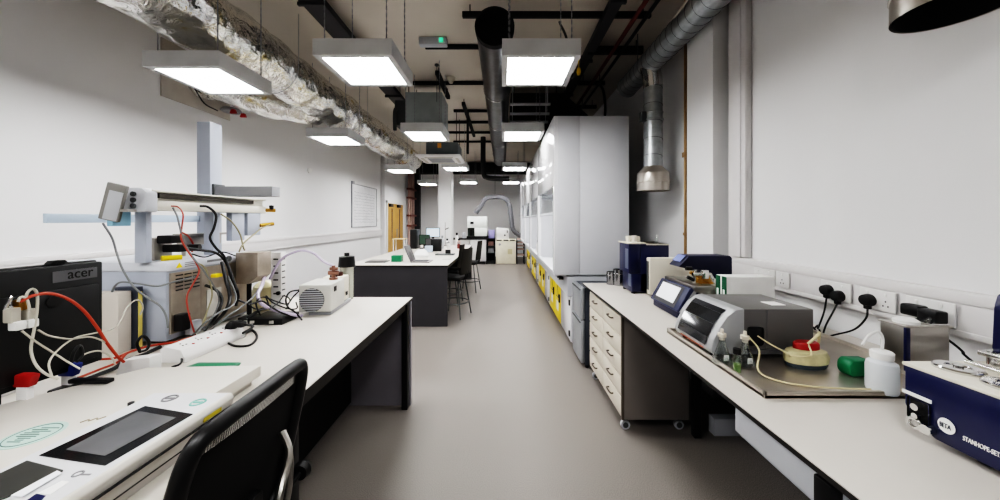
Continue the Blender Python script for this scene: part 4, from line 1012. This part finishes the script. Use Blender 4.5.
cable([onx(75, 362, X1), onx(85, 354, X1), onx(100, 351, X1), onx(112, 358, X1), onx(115, 364, X1)], WCABLE, 'short white cable arch below monitor corner')
cable([onz(75, 366, .92), onz(95, 360, .92), onz(115, 358, .92), onz(130, 352, .92), onz(150, 346, .92), onz(175, 342, .92), onz(195, 336, .92)], ORANGE, 'orange cable running along the bench to the analyser', .007)
cable([onz(78, 378, .92), onz(98, 370, .92), onz(118, 362, .92), onz(126, 354, .93), onz(135, 350, .92)], ORANGE, 'second orange cable nearest the printer lid', .007)
cable([onz(80, 382, .92), onz(100, 374, .915), onz(115, 368, .915), onz(125, 361, .915), onz(140, 356, .915), onz(160, 347, .915)], BCABLE, 'thick black cable behind the printer lid', .012)
cable([onz(150, 357, .92), onz(170, 356, .92), onz(181, 358, .92), onz(180, 364, .92), onz(172, 367, .92)], BCABLE, 'black cable hooking toward the green tray', .006)
cable([onx(70, 365, -1.5), onx(74, 352, -1.5), onx(80, 346, -1.5), onx(82, 355, -1.5), onx(76, 362, -1.5)], BCABLE, 'knot of black cable before the monitor', .007)
cable([onx(140, 352, -1.7), onx(137, 343, -1.7), onx(143, 336, -1.7), onx(149, 342, -1.7), onx(147, 349, -1.7), onx(140, 352, -1.7)], BCABLE, 'black cable coil at foot of the box file', .008)
# rig cables
cable([(-1.9, 1.585, 1.545)]+[at(px, py, 1.6) for px, py in ((112, 238), (117, 254), (123, 270), (134, 287), (148, 298), (160, 306), (166, 316), (168, 328))], GCABLE, 'grey cable hanging from the tilted handset', .0055)
cable([at(112, 292, 1.62), at(115, 286, 1.62), at(122, 282, 1.62), at(140, 284, 1.62), at(158, 286, 1.68), (-1.75, 1.78, 1.23), (-1.75, 1.9, 1.235)], GCABLE, 'grey cable crossing the white analyser side', .006)
X2 = -1.70
cable([onx(171, 206, -1.77), onx(178, 207, -1.75), onx(183, 214, X2), onx(182, 226, X2), onx(181, 238, X2), onx(187, 250, X2), onx(196, 263, X2), onx(199, 272, X2), onx(193, 284, X2), onx(187, 296, X2), onx(188, 310, X2), onx(193, 328, X2), (X2, 1.85, .91)], REDC, 'red hose running down the analyser from the beam', .0048)
cable([onx(173, 208, -1.77), onx(177, 216, X2), onx(180, 228, X2), onx(183, 240, X2), onx(192, 256, X2), onx(203, 270, -1.66), onx(215, 288, -1.66), onx(219, 300, -1.66), onx(214, 315, -1.66), onx(204, 330, -1.66)], GCABLE, 'grey hose twisted round the red hose', .0055)
cable([onx(200, 206, -1.77), onx(208, 207, -1.75), onx(216, 215, X2), onx(214, 228, X2), onx(210, 238, X2), onx(216, 248, X2), onx(224, 256, X2), onx(230, 270, -1.66), onx(237, 290, -1.6)], BCABLE, 'thick black hose hanging beside the gantry post', .009)
cable([onx(185, 248, -1.72), onx(200, 250, X2), onx(216, 253, X2), onx(226, 262, X2), onx(231, 276, -1.64), onx(238, 294, -1.62), onx(236, 306, -1.62)], BCABLE, 'black hose draped over the analyser corner', .01)
cable([onx(221, 214, -1.77), onx(232, 222, -1.75), onx(240, 234, -1.73), onx(243, 246, -1.7), (-1.70, 2.2, 1.36)], mat('olive_tube', (150, 142, 112), .4), 'olive tube curving from the beam to steel box', .006)
cable([(-1.76, 2.53, 1.525), onx(262, 228, -1.74), onx(252, 236, -1.72), onx(243, 244, -1.7), onx(239, 252, -1.7)], MATS['olive_tube'], 'olive tube curving from the brass valve', .006)
cable([onx(205, 285, -1.72), onx(216, 290, -1.68), onx(222, 300, -1.64), onx(215, 318, -1.62), onz(205, 330, .91)], BCABLE, 'black cable bunch against the steel panel', .011)
cable([onz(195, 338, .92), onz(214, 332, .92), onz(232, 324, .92), onz(250, 316, .92), onz(262, 309, .93), onz(280, 303, .93)], BCABLE, 'thick black lead along bench behind socket block', .014)
cable([onz(205, 335, .93), onx(225, 318, -1.52), onx(240, 308, -1.5), onx(252, 298, -1.5), onx(258, 290, -1.55)], GCABLE, 'grey cable rising beside the power supply', .006)
cable([onz(262, 318, .91), onx(256, 304, -1.5), onx(263, 297, -1.5), onx(275, 301, -1.45), onx(287, 304, -1.42), onx(293, 297, -1.4), onx(299, 291, -1.38)], BCABLE, 'thin black cable loop left of the vacuum pump', .006)
cable([onx(299, 290, -1.39), onx(290, 292, -1.42), onx(286, 299, -1.42), onx(288, 307, -1.42), onx(295, 312, -1.38), onz(302, 320, .907)], BCABLE, 'black pump cable drooping onto the bench', .007)
cable([onx(296, 302, -1.42), onx(297, 308, -1.42), onx(290, 309, -1.42), onx(280, 306, -1.44), onx(272, 302, -1.45), onx(266, 296, -1.5), onx(270, 308, -1.45)], BCABLE, 'tangled black cable near the terminal box', .006)
cable([onz(240, 335, .906), onz(250, 330, .906), onz(252, 322, .91), onz(246, 318, .92), onz(250, 312, .93)], GCABLE, 'grey cable loop beside the black power supply', .006)
cable([(-1.64, 2.30, 1.17), onx(262, 285, -1.55), onx(258, 295, -1.52), onx(262, 304, -1.48), onx(275, 310, -1.44), onx(290, 314, -1.38), onx(300, 316, -1.36), (-1.35, 2.25, .92)], LAVT, 'lavender hose from the steel box along the bench', .014)
ps_ = thing('power_supply', 'flat black power supply with cables left of vacuum pump', 'power supply', (-1.5, 2.2, .9))
B(-1.60, -1.38, 2.09, 2.27, .9, .94, .005, M=None).build('housing', BLACK, ps_)
MB().box(-1.58, -1.55, 2.085, 2.09, .91, .93).box(-1.46, -1.43, 2.085, 2.09, .91, .93).build('terminal', CHROME, ps_)

cable([onx(222, 262, -1.68), onx(226, 280, -1.62), onx(230, 296, -1.58), onx(226, 310, -1.55), onz(214, 324, .92)], BCABLE, 'black hose bundle end behind the socket block', .012)
cable([onx(228, 276, -1.6), onx(236, 296, -1.55), onx(232, 306, -1.52), onx(220, 312, -1.52), onx(206, 322, -1.55), onz(192, 336, .915)], GCABLE, 'grey cable crossing the black hose bundle', .006)
cable([onx(238, 300, -1.55), onx(250, 304, -1.5), onx(262, 301, -1.48), onx(270, 306, -1.44), onx(280, 312, -1.4), onz(296, 318, .91)], BCABLE, 'black lead running behind power supply to the pump', .007)
cable([onx(246, 303, -1.5), onx(256, 309, -1.45), onx(268, 309, -1.42), onx(278, 303, -1.42), onx(284, 296, -1.42), onx(290, 300, -1.4), onx(286, 309, -1.38)], BCABLE, 'looped black wire over the power supply', .005)
cable([onx(196, 262, -1.69), onx(205, 268, -1.66), onx(210, 282, -1.66), onx(212, 296, -1.66), onx(207, 312, -1.66), onx(203, 324, -1.64)], MATS['olive_tube'], 'thin olive tube along the steel panel', .005)
cable([at(181, 232, 1.85), at(188, 236, 1.9), at(193, 244, 1.95), at(192, 252, 1.95)], REDC, 'short red hose curling on top of the analyser', .006)
cable([onx(192, 254, -1.74), onx(205, 257, -1.72), onx(222, 252, -1.72), onx(236, 256, -1.70)], BCABLE, 'thin black wire along the analyser lid', .005)
MB().box(-1.69, -1.655, 1.93, 1.975, 1.225, 1.245, .004).build('yellow_clip', YELLOW, label='small yellow clip on the hose before the steel panel', cat='clip')
# vacuum pump
vc = thing('vacuum_pump', 'light grey vacuum pump with round fan grille on left bench', 'pump', (-1.28, 2.48, .9))
RZ = Matrix.Translation((-1.275, 2.29, 0)) @ Matrix.Rotation(math.radians(6), 4, 'Z')
MB().box(-.12, .095, 0, .26, .925, 1.115, .012, M=RZ).build('motor_housing', mat('pump_grey', (206, 204, 198), .45), vc)
MB().box(-.075, .08, .265, .40, .93, 1.12, .008, M=RZ).box(-.02, .085, .25, .275, .94, 1.1, M=RZ).build('pump_head', CREAMW, vc)
fg = MB()
cf = Vector((-.03, -.002, 1.01))
for k in range(11):
    z = -.075+k*.015; hw = math.sqrt(max(0, .08**2-z*z))
    if hw > .01: fg.box(cf.x-hw, cf.x+hw, -.008, .0, cf.z+z-.0025, cf.z+z+.0025, M=RZ)
fg.m(1); fg.lathe([(0, 0), (.082, 0), (.082, .003), (0, .003)], cf, (0, -1, 0), 28)
bmesh.ops.transform(fg.bm, matrix=RZ, verts=[v for v in fg.bm.verts if v.index == -1 and v.co.y < .5])
fg.build('fan_grille', [LGREY, mat('grille_dark', (84, 84, 84), .5)], vc)
B(.093, .099, .05, .09, 1.055, 1.09, M=RZ).build('switch', BLACK, vc)
B(.083, .09, .31, .345, .97, 1.0, .003, M=RZ).build('sight_glass', BLACK, vc)
MB().box(-.06, .09, .02, .42, .9, .926, .004, M=RZ).build('base', GREY, vc)
def rz(x, y, z): return RZ @ Vector((x, y, z))
MB().cyl(rz(.035, .2, 1.115), rz(.035, .2, 1.13), .03).cyl(rz(.035, .2, 1.13), rz(.035, .2, 1.22), .013).cyl(rz(.0, .2, 1.165), rz(.07, .2, 1.165), .016).cyl(rz(.01, .2, 1.195), rz(.065, .2, 1.195), .012).build('inlet_fitting', mat('bronze_fitting', (150, 112, 98), .35, .7), vc)
MB().cyl(rz(.03, .34, 1.12), rz(.03, .34, 1.15), .022).cyl(rz(.0, .30, 1.12), rz(-.0, .30, 1.135), .03).build('exhaust_cap', mat('brown_cap', (84, 54, 48), .4), vc)
cable([at(270, 279, 2.38), at(275, 269, 2.38), at(282, 259, 2.4), at(292, 253, 2.42), at(304, 250.5, 2.45), at(315, 254, 2.48), at(323, 261, 2.48), rz(.035, .2, 1.215)], LAVT, 'lavender hose arching into the pump inlet', .012)
px_ = (-1.27, 2.66)
cj = thing('filter_jar', 'clear filter jar with black lid behind the vacuum pump', 'jar', (px_[0], px_[1]+.1, .9))
cx, cy = -1.30, 2.79
MB().lathe([(0, 0), (.05, 0), (.052, .02), (.055, .28), (0, .28)], (cx, cy, .9), seg=24).build('jar', mat('frosted_jar', (222, 222, 208), .2, trans=.65), cj)
MB().lathe([(0, .27), (.068, .27), (.064, .31), (.06, .355), (0, .36)], (cx, cy, .9), seg=24).cyl((cx, cy, 1.26), (cx, cy, 1.285), .02).build('lid', BLACK, cj)

# ------------------------------------------------------------ near mesh chair
nc = thing('mesh_chair', 'black mesh back lab chair at the left front bench', 'chair', (-.86, .95, 0))
def backpt(y, z):   # gentle dish
    return Vector((-.775+.09*((z-.6)/.46)-.015*((y-.955)/.24)**2, y, z))
fp = []
yc0, hw = .955, .225
loop = [(-1, .60), (-1.0, .8), (-.98, .95), (-.88, 1.04), (-.6, 1.062), (0, 1.07), (.6, 1.07), (.88, 1.055), (.98, .97), (.96, .8), (.88, .64), (.5, .58), (0, .57), (-.6, .575), (-.95, .59)]
MB().tube([backpt(yc0+a*hw, z) for a, z in loop]+[backpt(yc0-hw, .61)], .021, seg=12).build('back_frame', BLACK, nc)
mp = MB(); N = 12
ys = [-.95+1.9*i/N for i in range(N+1)]; zs = [.585+.475*i/N for i in range(N+1)]
g = [[mp.bm.verts.new(backpt(yc0+y*hw*(.985 if z < .98 else .93), z)-Vector((.006, 0, 0))) for y in ys] for z in zs]
for i in range(N):
    for j in range(N): mp.bm.faces.new((g[i][j], g[i][j+1], g[i+1][j+1], g[i+1][j]))
mp.build('backrest', MESHM, nc)
lpm = MB()
def pad_pt(a, z): return backpt(yc0+a*hw, z)+Vector((-.004, 0, 0))
pz = [(.59, .94), (.75, .95), (.9, .95), (.96, .94), (.99, .90), (1.005, .8)]
G = [[lpm.bm.verts.new(pad_pt(h_*(-1+2*j/10), z)) for j in range(11)] for z, h_ in pz]
for i in range(len(pz)-1):
    for j in range(10): lpm.bm.faces.new((G[i][j], G[i][j+1], G[i+1][j+1], G[i+1][j]))
lpm.build('lumbar_pad', BLACKM, nc)
MB().box(-1.14, -.74, .74, 1.17, .50, .57, .03, 3).build('seat', BLACKM, nc)
for sg in (-1, 1):
    q = lambda y: .955+sg*(y-.955)
    MB().tube([(-.725, q(1.10), .86), (-.68, q(1.065), .815), (-.66, q(1.0), .765), (-.655, q(.965), .70), (-.665, q(.958), .56)], .011).build('back_strut', STEEL, nc)
    MB().tube([(-.725, q(1.105), .85), (-.695, q(1.095), .77), (-.69, q(1.07), .66), (-.69, q(1.0), .56), (-.70, q(.965), .52)], .009).build('back_strut', STEEL, nc)
MB().lathe([(0, 0), (.025, 0), (.03, .02), (.02, .04), (0, .042)], (-.70, 1.15, .685), (0, 1, 0)).cyl((-.74, 1.0, .62), (-.70, 1.16, .685), .009).build('adjust_knob', BLACK, nc)
MB().box(-.77, -.72, .90, 1.01, .5, .75, .01).box(-.95, -.74, .9, 1.01, .47, .5, .005).build('spine', BLACK, nc)
MB().cyl((-.94, .955, .1), (-.94, .955, .5), .028).build('gas_lift', CHROME, nc)
MB().torus((-.94, .955, .25), (0, 0, 1), .2, .012, 32).box(-1.13, -.75, .945, .965, .245, .257).build('foot_ring', CHROME, nc)
st5 = MB(); cas = []
for k in range(5):
    a = 2*PI*k/5+.3; ex_, ey_ = -.94+.27*math.cos(a), .955+.27*math.sin(a)
    st5.tube([(-.94, .955, .11), (ex_, ey_, .075)], .02, smooth=False); cas.append((ex_, ey_))
st5.build('star_base', BLACK, nc)
for x, y in cas: MB().cyl((x-.02, y, .03), (x+.02, y, .03), .03).cyl((x, y, .05), (x, y, .08), .01).build('castor', BLACK, nc)

# lab stools at the island bench
def make_stool():
    t = thing('lab_stool', 'x', 'chair', (0, 0, 0), 'high black lab chairs at the island bench')
    B(-.2, .2, -.2, .2, .60, .66, .025, 3).build('seat', BLACKM, t)
    bm_ = MB(); N = 8
    P = [[Vector((.19+.05*(z/.45)-.05*(1-(y/.2)**2)*-.6, y*(1-.15*(z/.45)**2), .70+z)) for y in [-.2+.4*i/N for i in range(N+1)]] for z in [.41*i/N for i in range(N+1)]]
    for off in (0, .02):
        G = [[bm_.bm.verts.new(p+Vector((off, 0, 0))) for p in row] for row in P]
        for i in range(N):
            for j in range(N):
                q = (G[i][j], G[i][j+1], G[i+1][j+1], G[i+1][j]); bm_.bm.faces.new(q if off else q[::-1])
    bm_.build('backrest', mat('dark_mesh', (34, 32, 28), .7), t)
    MB().tube([(.1, -.04, .6), (.2, -.04, .62), (.24, -.04, .75)], .012).tube([(.1, .04, .6), (.2, .04, .62), (.24, .04, .75)], .012).build('back_bracket', BLACK, t)
    for sx in (-1, 1):
        for sy in (-1, 1): MB().tube([(sx*.13, sy*.13, .61), (sx*.21, sy*.21, .01)], .011, smooth=False).build('leg', CHAR, t)
    MB().torus((0, 0, .24), (0, 0, 1), .235, .01, 28).build('foot_ring', CHAR, t)
    return t
s0 = make_stool(); s0.location = (-.78, 5.42, 0); s0.rotation_euler.z = math.radians(-18); s0['label'] = 'black high lab chair pulled out nearest, with thin legs'
dup(s0, (-.98, 6.2, 0), 'black high lab chair tucked under the island bench', math.radians(-5))
dup(s0, (-.72, 7.3, 0), 'black high lab chair farthest along the island bench', math.radians(-10))

# ------------------------------------------------------------ island bench clutter
lp = thing('open_laptop', 'grey open laptop standing on the island bench', 'laptop', (-1.28, 5.25, .9))
MB().box(-1.41, -1.12, 5.12, 5.40, .9, .918, .004).build('base', mat('laptop_base', (132, 130, 130), .4, .3), lp)
MB().box(-1.38, -1.16, 5.15, 5.37, .918, .92).build('keyboard', INKD, lp)
MB().prism([(-1.41, .915), (-1.395, .915), (-1.50, 1.16), (-1.515, 1.155)], 'y', 5.12, 5.40, .003).build('screen', mat('laptop_grey', (92, 90, 90), .4, .3), lp)
B(-1.745, -1.59, 5.24, 5.36, .9, 1.0, .003).build('green_box', GREEN, label='small green box on the island bench left of the laptop', cat='box')
lq = MB().box(-2.12, -1.80, 5.14, 5.36, .9, .915, .003).m(1).box(-2.08, -1.84, 5.18, 5.33, .915, .93, .002)
lq.build('closed_laptop', [CHAR, mat('paper_grey', (150, 146, 142), .6)], label='closed silver laptop with papers on island bench corner', cat='laptop')
stn = thing('bench_stand', 'small white stand with wooden top on the island bench', 'stand', (-2.18, 7.05, .9))
B(-2.29, -2.03, 6.95, 7.15, 1.15, 1.17).build('top', mat('birch', (216, 190, 152), .5), stn)
for x in (-2.28, -2.05):
    for y in (6.96, 7.13): B(x, x+.015, y, y+.015, .9, 1.15).build('leg', WHITE, stn)
tw = MB().box(-2.1, -1.95, 7.6, 7.95, .9, 1.34, .008).build('computer_tower', BLACK, label='black computer tower on the island bench', cat='computer')
def monitor(x0, x1, y, z0, z1, lab, scr):
    t = thing('desktop_monitor', lab, 'monitor', ((x0+x1)/2, y, .9))
    B(x0, x1, y, y+.03, z0, z1, .004).build('casing', BLACK, t)
    B(x0+.015, x1-.015, y-.002, y, z0+.02, z1-.015).build('screen', scr, t)
    xm = (x0+x1)/2
    MB().box(xm-.03, xm+.03, y+.01, y+.03, .91, z0+.05).box(xm-.1, xm+.1, y-.06, y+.1, .9, .912).build('stand', BLACK, t)
monitor(-1.875, -1.53, 8.2, 1.13, 1.37, 'desktop monitor with lit bluish screen on island bench', SCRW)
monitor(-1.93, -1.68, 7.75, .98, 1.22, 'dim greenish monitor beside the black computer tower', mat('green_screen', (70, 92, 80), .3))
monitor(-1.72, -1.52, 7.45, .98, 1.15, 'small black monitor below the lit screen', SCRD)
MB().box(-1.5, -1.28, 7.0, 7.12, .9, 1.16, .01).build('black_box', BLACK, label='black upright box in middle of the island bench', cat='box')
B(-1.58, -1.43, 6.80, 6.9, .9, 1.03, .01).build('white_box', mat('pale_blue_box', (200, 212, 226), .4), label='pale blue small box before black upright box', cat='box')
B(-1.66, -1.58, 6.65, 6.73, .9, .985, .02).build('black_mug', BLACK, label='black mug left of the pale blue box', cat='mug')
kb = thing('desk_phone', 'flat black keypad device near aisle edge of island bench', 'phone', (-1.08, 6.3, .9))
B(-1.25, -.90, 6.22, 6.42, .9, .922, .006).build('base', CHAR, kb)
MB().box(-1.08, -.98, 6.33, 6.38, .922, .995, .008).build('handset', BLACK, kb)
bag = MB().lathe([(0, 0), (.13, 0), (.14, .05), (.1, .1), (.05, .13), (0, .14)], (-1.42, 5.85, .9), seg=16)
for v in bag.bm.verts: v.co += noise.noise_vector(v.co*11)*Vector((.03, .03, .0 if v.co.z < .905 else .02)).length*.5; v.co.z = max(v.co.z, .9)
bag.build('white_bag', FILMW, label='crumpled white bag behind the open laptop', cat='bag')
B(-1.0, -.86, 5.55, 5.68, .9, .904).build('paper_note', mat('note_grey', (190, 188, 186), .6), label='small printed note on island bench near aisle', cat='paper')
for k, (x, y, h, m_, lab) in enumerate(((-1.38, 7.7, .3, LGREY, 'tall pale measuring cylinder before the white column'), (-1.30, 7.9, .22, GLASS, 'clear beaker bottle right of the measuring cylinder'), (-1.22, 7.6, .16, WHITE, 'short white bottle right of the measuring cylinder'), (-1.05, 8.1, .2, PINK, 'pinkish bottle at far aisle corner of island bench'), (-1.0, 7.7, .14, mat('maroon', (120, 60, 56), .5), 'maroon pot at far aisle side of island bench'), (-1.14, 8.4, .34, FILMW, 'tall white bottle at far end of island bench'))):
    bottle('lab_bottle', lab, x, y, .9, .04, h, m_, BLACK if k % 2 else GREY, 'bottles on the island bench')
cs_ = thing('clamp_stand', 'thin clamp stand on the island bench before the column', 'clamp stand', (-1.55, 8.5, .9))
MB().cyl((-1.45, 8.5, .91), (-1.45, 8.5, 1.5), .008).build('rod', STEEL, cs_)
B(-1.53, -1.37, 8.45, 8.6, .9, .912).build('base', CHAR, cs_)
MB().cyl((-1.45, 8.5, 1.32), (-1.36, 8.5, 1.36), .012).build('clamp', BLACK, cs_)

# ------------------------------------------------------------ far wall units
fbn = thing('side_bench', 'black topped white bench unit at the far end', 'bench', (-1.0, 12.05, 0))
B(-1.85, -.25, 11.7, 12.4, .87, .91, .004).build('worktop', BLACK, fbn)
fcab = thing('far_cabinet', 'white cabinet with dark plinth under the black far worktop', 'cabinet', (-.84, 12.05, 0))
B(-1.13, -.56, 11.74, 12.35, .1, .868).build('carcass', PANEL, fcab)
B(-1.11, -.845, 11.72, 11.74, .14, .86, .003).build('door', WHITE, fcab)
B(-.84, -.57, 11.72, 11.74, .14, .86, .003).build('door', WHITE, fcab)
B(-1.1, -.6, 11.76, 12.3, 0, .1).build('plinth', BLACK, fcab)
B(-1.83, -1.15, 11.74, 12.35, .0, .868).build('far_cabinet', WHITE, label='white far cabinet mostly hidden behind the lab chair', cat='cabinet')
shf = thing('open_shelf', 'dark open shelf unit right of the white far cabinet', 'shelf', (-.4, 12.05, 0))
MB().box(-.55, -.53, 11.75, 12.35, 0, .868).box(-.27, -.25, 11.75, 12.35, 0, .868).box(-.53, -.27, 12.33, 12.35, 0, .868).build('frame', BLACKM, shf)
for z in (.05, .38, .62): B(-.53, -.27, 11.77, 12.33, z, z+.02).build('shelf_board', CHAR, shf)
B(-.5, -.3, 11.85, 12.2, .642, .8).build('brown_box', mat('brown_card', (140, 112, 104), .6), label='brownish box on upper board of dark open shelf', cat='box')
B(-.5, -.3, 11.85, 12.2, .402, .56).build('grey_box', GREY, label='grey box on lower board of dark open shelf', cat='box')
cc = thing('cream_cabinet', 'cream cabinet unit at far end with black vents', 'cabinet', (.14, 12.05, 0))
B(-.21, .49, 11.7, 12.4, .02, .88, .006).build('body', mat('cream_unit', (232, 226, 206), .4), cc)
for a in (-.19, .05, .27): B(a, a+.18, 11.69, 11.70, .83, .87).build('vent', BLACK, cc)
B(.2, .36, 11.692, 11.70, .36, .54).build('label_plate', mat('tan_plate', (206, 196, 160), .5), cc)
MB().cyl((-.08, 11.69, .7), (-.08, 11.70, .7), .04).build('gauge', GREY, cc)
wbx = thing('white_oven', 'white box instrument on the cream far cabinet', 'instrument', (.02, 12.1, .88))
B(-.2, .24, 11.8, 12.35, .88, 1.27, .01).build('housing', WHITE, wbx)
MB().cyl((.1, 11.79, 1.02), (.1, 11.8, 1.02), .03).box(.17, .2, 11.79, 11.8, 1.1, 1.2).build('knob', BLACK, wbx)
mi = thing('white_microscope', 'white tower instrument with dark recess on black far worktop', 'instrument', (-.9, 12.0, .91))
MB().box(-1.23, -.53, 11.78, 12.3, 1.28, 1.68, .02).box(-.97, -.53, 11.78, 12.3, .99, 1.28, .01).build('housing', mat('instrument_white', (240, 244, 240), .3), mi)
MB().box(-1.23, -.97, 11.95, 12.3, .99, 1.28).build('recess', mat('recess_dark', (54, 66, 58), .5), mi)
MB().box(-1.25, -.5, 11.75, 12.33, .91, .99, .01).cyl((-1.1, 11.85, 1.0), (-1.1, 11.85, 1.22), .05).build('stage', BLACK, mi)
MB().box(-1.12, -1.0, 11.77, 11.78, 1.42, 1.5).build('eye_window', BLACK, mi)
B(-.48, -.27, 11.85, 12.1, .91, 1.2, .01).build('purple_box', PURPLE, label='purple box on black far worktop', cat='box')
B(-1.42, -1.3, 11.85, 12.0, .91, 1.12, .01).build('glass_jar', LGREY, label='pale jar left of the white tower instrument', cat='jar')
hz = MB(); Yh = 12.2
hp = [at(px, py, Yh) for px, py in ((476, 213.5), (477, 211), (481, 206), (486, 198.5), (495, 197), (504, 198), (509, 204), (511, 216), (513, 229), (519, 235), (524, 235.5))]
hz.tube(hp, lambda t: .085+.006*math.sin(t*260), seg=14, n=14)
hz.cyl(at(495, 197, Yh), (at(495, 197, Yh).x, Yh, 3.4), .006, seg=6)
hz.build('flexible_hose', mat('hose_grey', (104, 104, 108), .5), label='grey flexible hose arching above the far cabinets', cat='hose')
sh2 = thing('small_rack', 'low rack with pinkish trays at the end of the fume cupboards', 'rack', (.65, 12.1, 0))
MB().box(.52, .54, 11.75, 12.3, 0, .88).box(.78, .80, 11.75, 12.3, 0, .88).build('frame', BLACKM, sh2)
for z in (.3, .5, .62, .74, .86): B(.54, .78, 11.76, 12.3, z, z+.03).build('tray', PINK, sh2)
pf = thing('wall_pipes', 'cluster of thin pipes with red valves in far left corner', 'pipes', (-3.6, 13.4, 0))
ppm = MB()
for y in (13.1, 13.4, 13.75): ppm.cyl((-3.66, y, 0), (-3.66, y, 3.85), .045)
ppm.build('pipe', mat('pinkish_pipe', (188, 160, 150), .5), pf)
vv = MB()
for z in (1.3, 1.7, 2.4, 2.75): vv.box(-3.72, -3.55, 13.0, 13.85, z, z+.07)
vv.build('bracket', mat('rust', (120, 72, 62), .5), pf)
MB().box(-3.7, -3.45, 13.95, 14.15, 0, 3.85).build('black_riser', DARK, label='dark vertical riser in the far left corner', cat='riser')

# whiteboard and wall bits on the left
wbd = thing('whiteboard', 'whiteboard covered in faint writing on the left wall', 'whiteboard', (XL, 9.45, 1.36))
B(XL, XL+.02, 8.62, 10.28, 1.38, 2.5).build('board', mat('board_white', (238, 238, 240), .2), wbd)
MB().box(XL, XL+.03, 8.6, 8.625, 1.36, 2.52).box(XL, XL+.03, 10.275, 10.3, 1.36, 2.52).box(XL, XL+.03, 8.6, 10.3, 2.5, 2.52).box(XL, XL+.03, 8.6, 10.3, 1.36, 1.38).build('frame', GREY, wbd)
for k in range(11):
    hw_ = MB(); z = 2.3-k*.08; y = 8.75; pts = []
    while y < 10.15:
        pts.append((XL+.021, y, z+random.uniform(-.012, .012))); y += random.uniform(.02, .05)
    hw_.tube(pts, .0035, seg=4, n=2).build('written_line', mat('pale_ink', (176, 178, 184), .6), wbd)
MB().box(XL, XL+.05, 8.6, 8.7, 2.5, 2.57).build('board_clip', GREY, wbd)
MB().lathe([(0, 0), (.06, 0), (.055, .03), (.03, .05), (0, .055)], (XL, 6.72, 2.56), (1, 0, 0)).build('wall_sensor', FILMW, label='small round white sensor high on the left wall', cat='sensor')
B(XL, XL+.012, 10.4, 10.52, 1.5, 1.6).build('light_switch', WHITE, label='white switch plate right of the whiteboard', cat='switch')

# ------------------------------------------------------------ world, camera
w = bpy.data.worlds.new('world'); w.use_nodes = True; SC.world = w
w.node_tree.nodes['Background'].inputs[0].default_value = (.5, .5, .5, 1); w.node_tree.nodes['Background'].inputs[1].default_value = .1
cam = bpy.data.cameras.new('camera'); cam.lens = F/1000*36; cam.sensor_width = 36; cam.sensor_fit = 'HORIZONTAL'
cam.shift_x = -.002; cam.shift_y = -.03; cam.clip_start = .05
co = bpy.data.objects.new('camera', cam); COL.objects.link(co); co.location = (0, 0, H); co.rotation_euler = (PI/2, 0, 0)
SC.camera = co
SC.view_settings.view_transform = 'Filmic'
SC.view_settings.look = 'Very High Contrast'
SC.view_settings.exposure = .2
try:
    SC.cycles.max_bounces = 10; SC.cycles.diffuse_bounces = 2; SC.cycles.use_denoising = True; SC.cycles.sample_clamp_indirect = 6
except Exception: pass
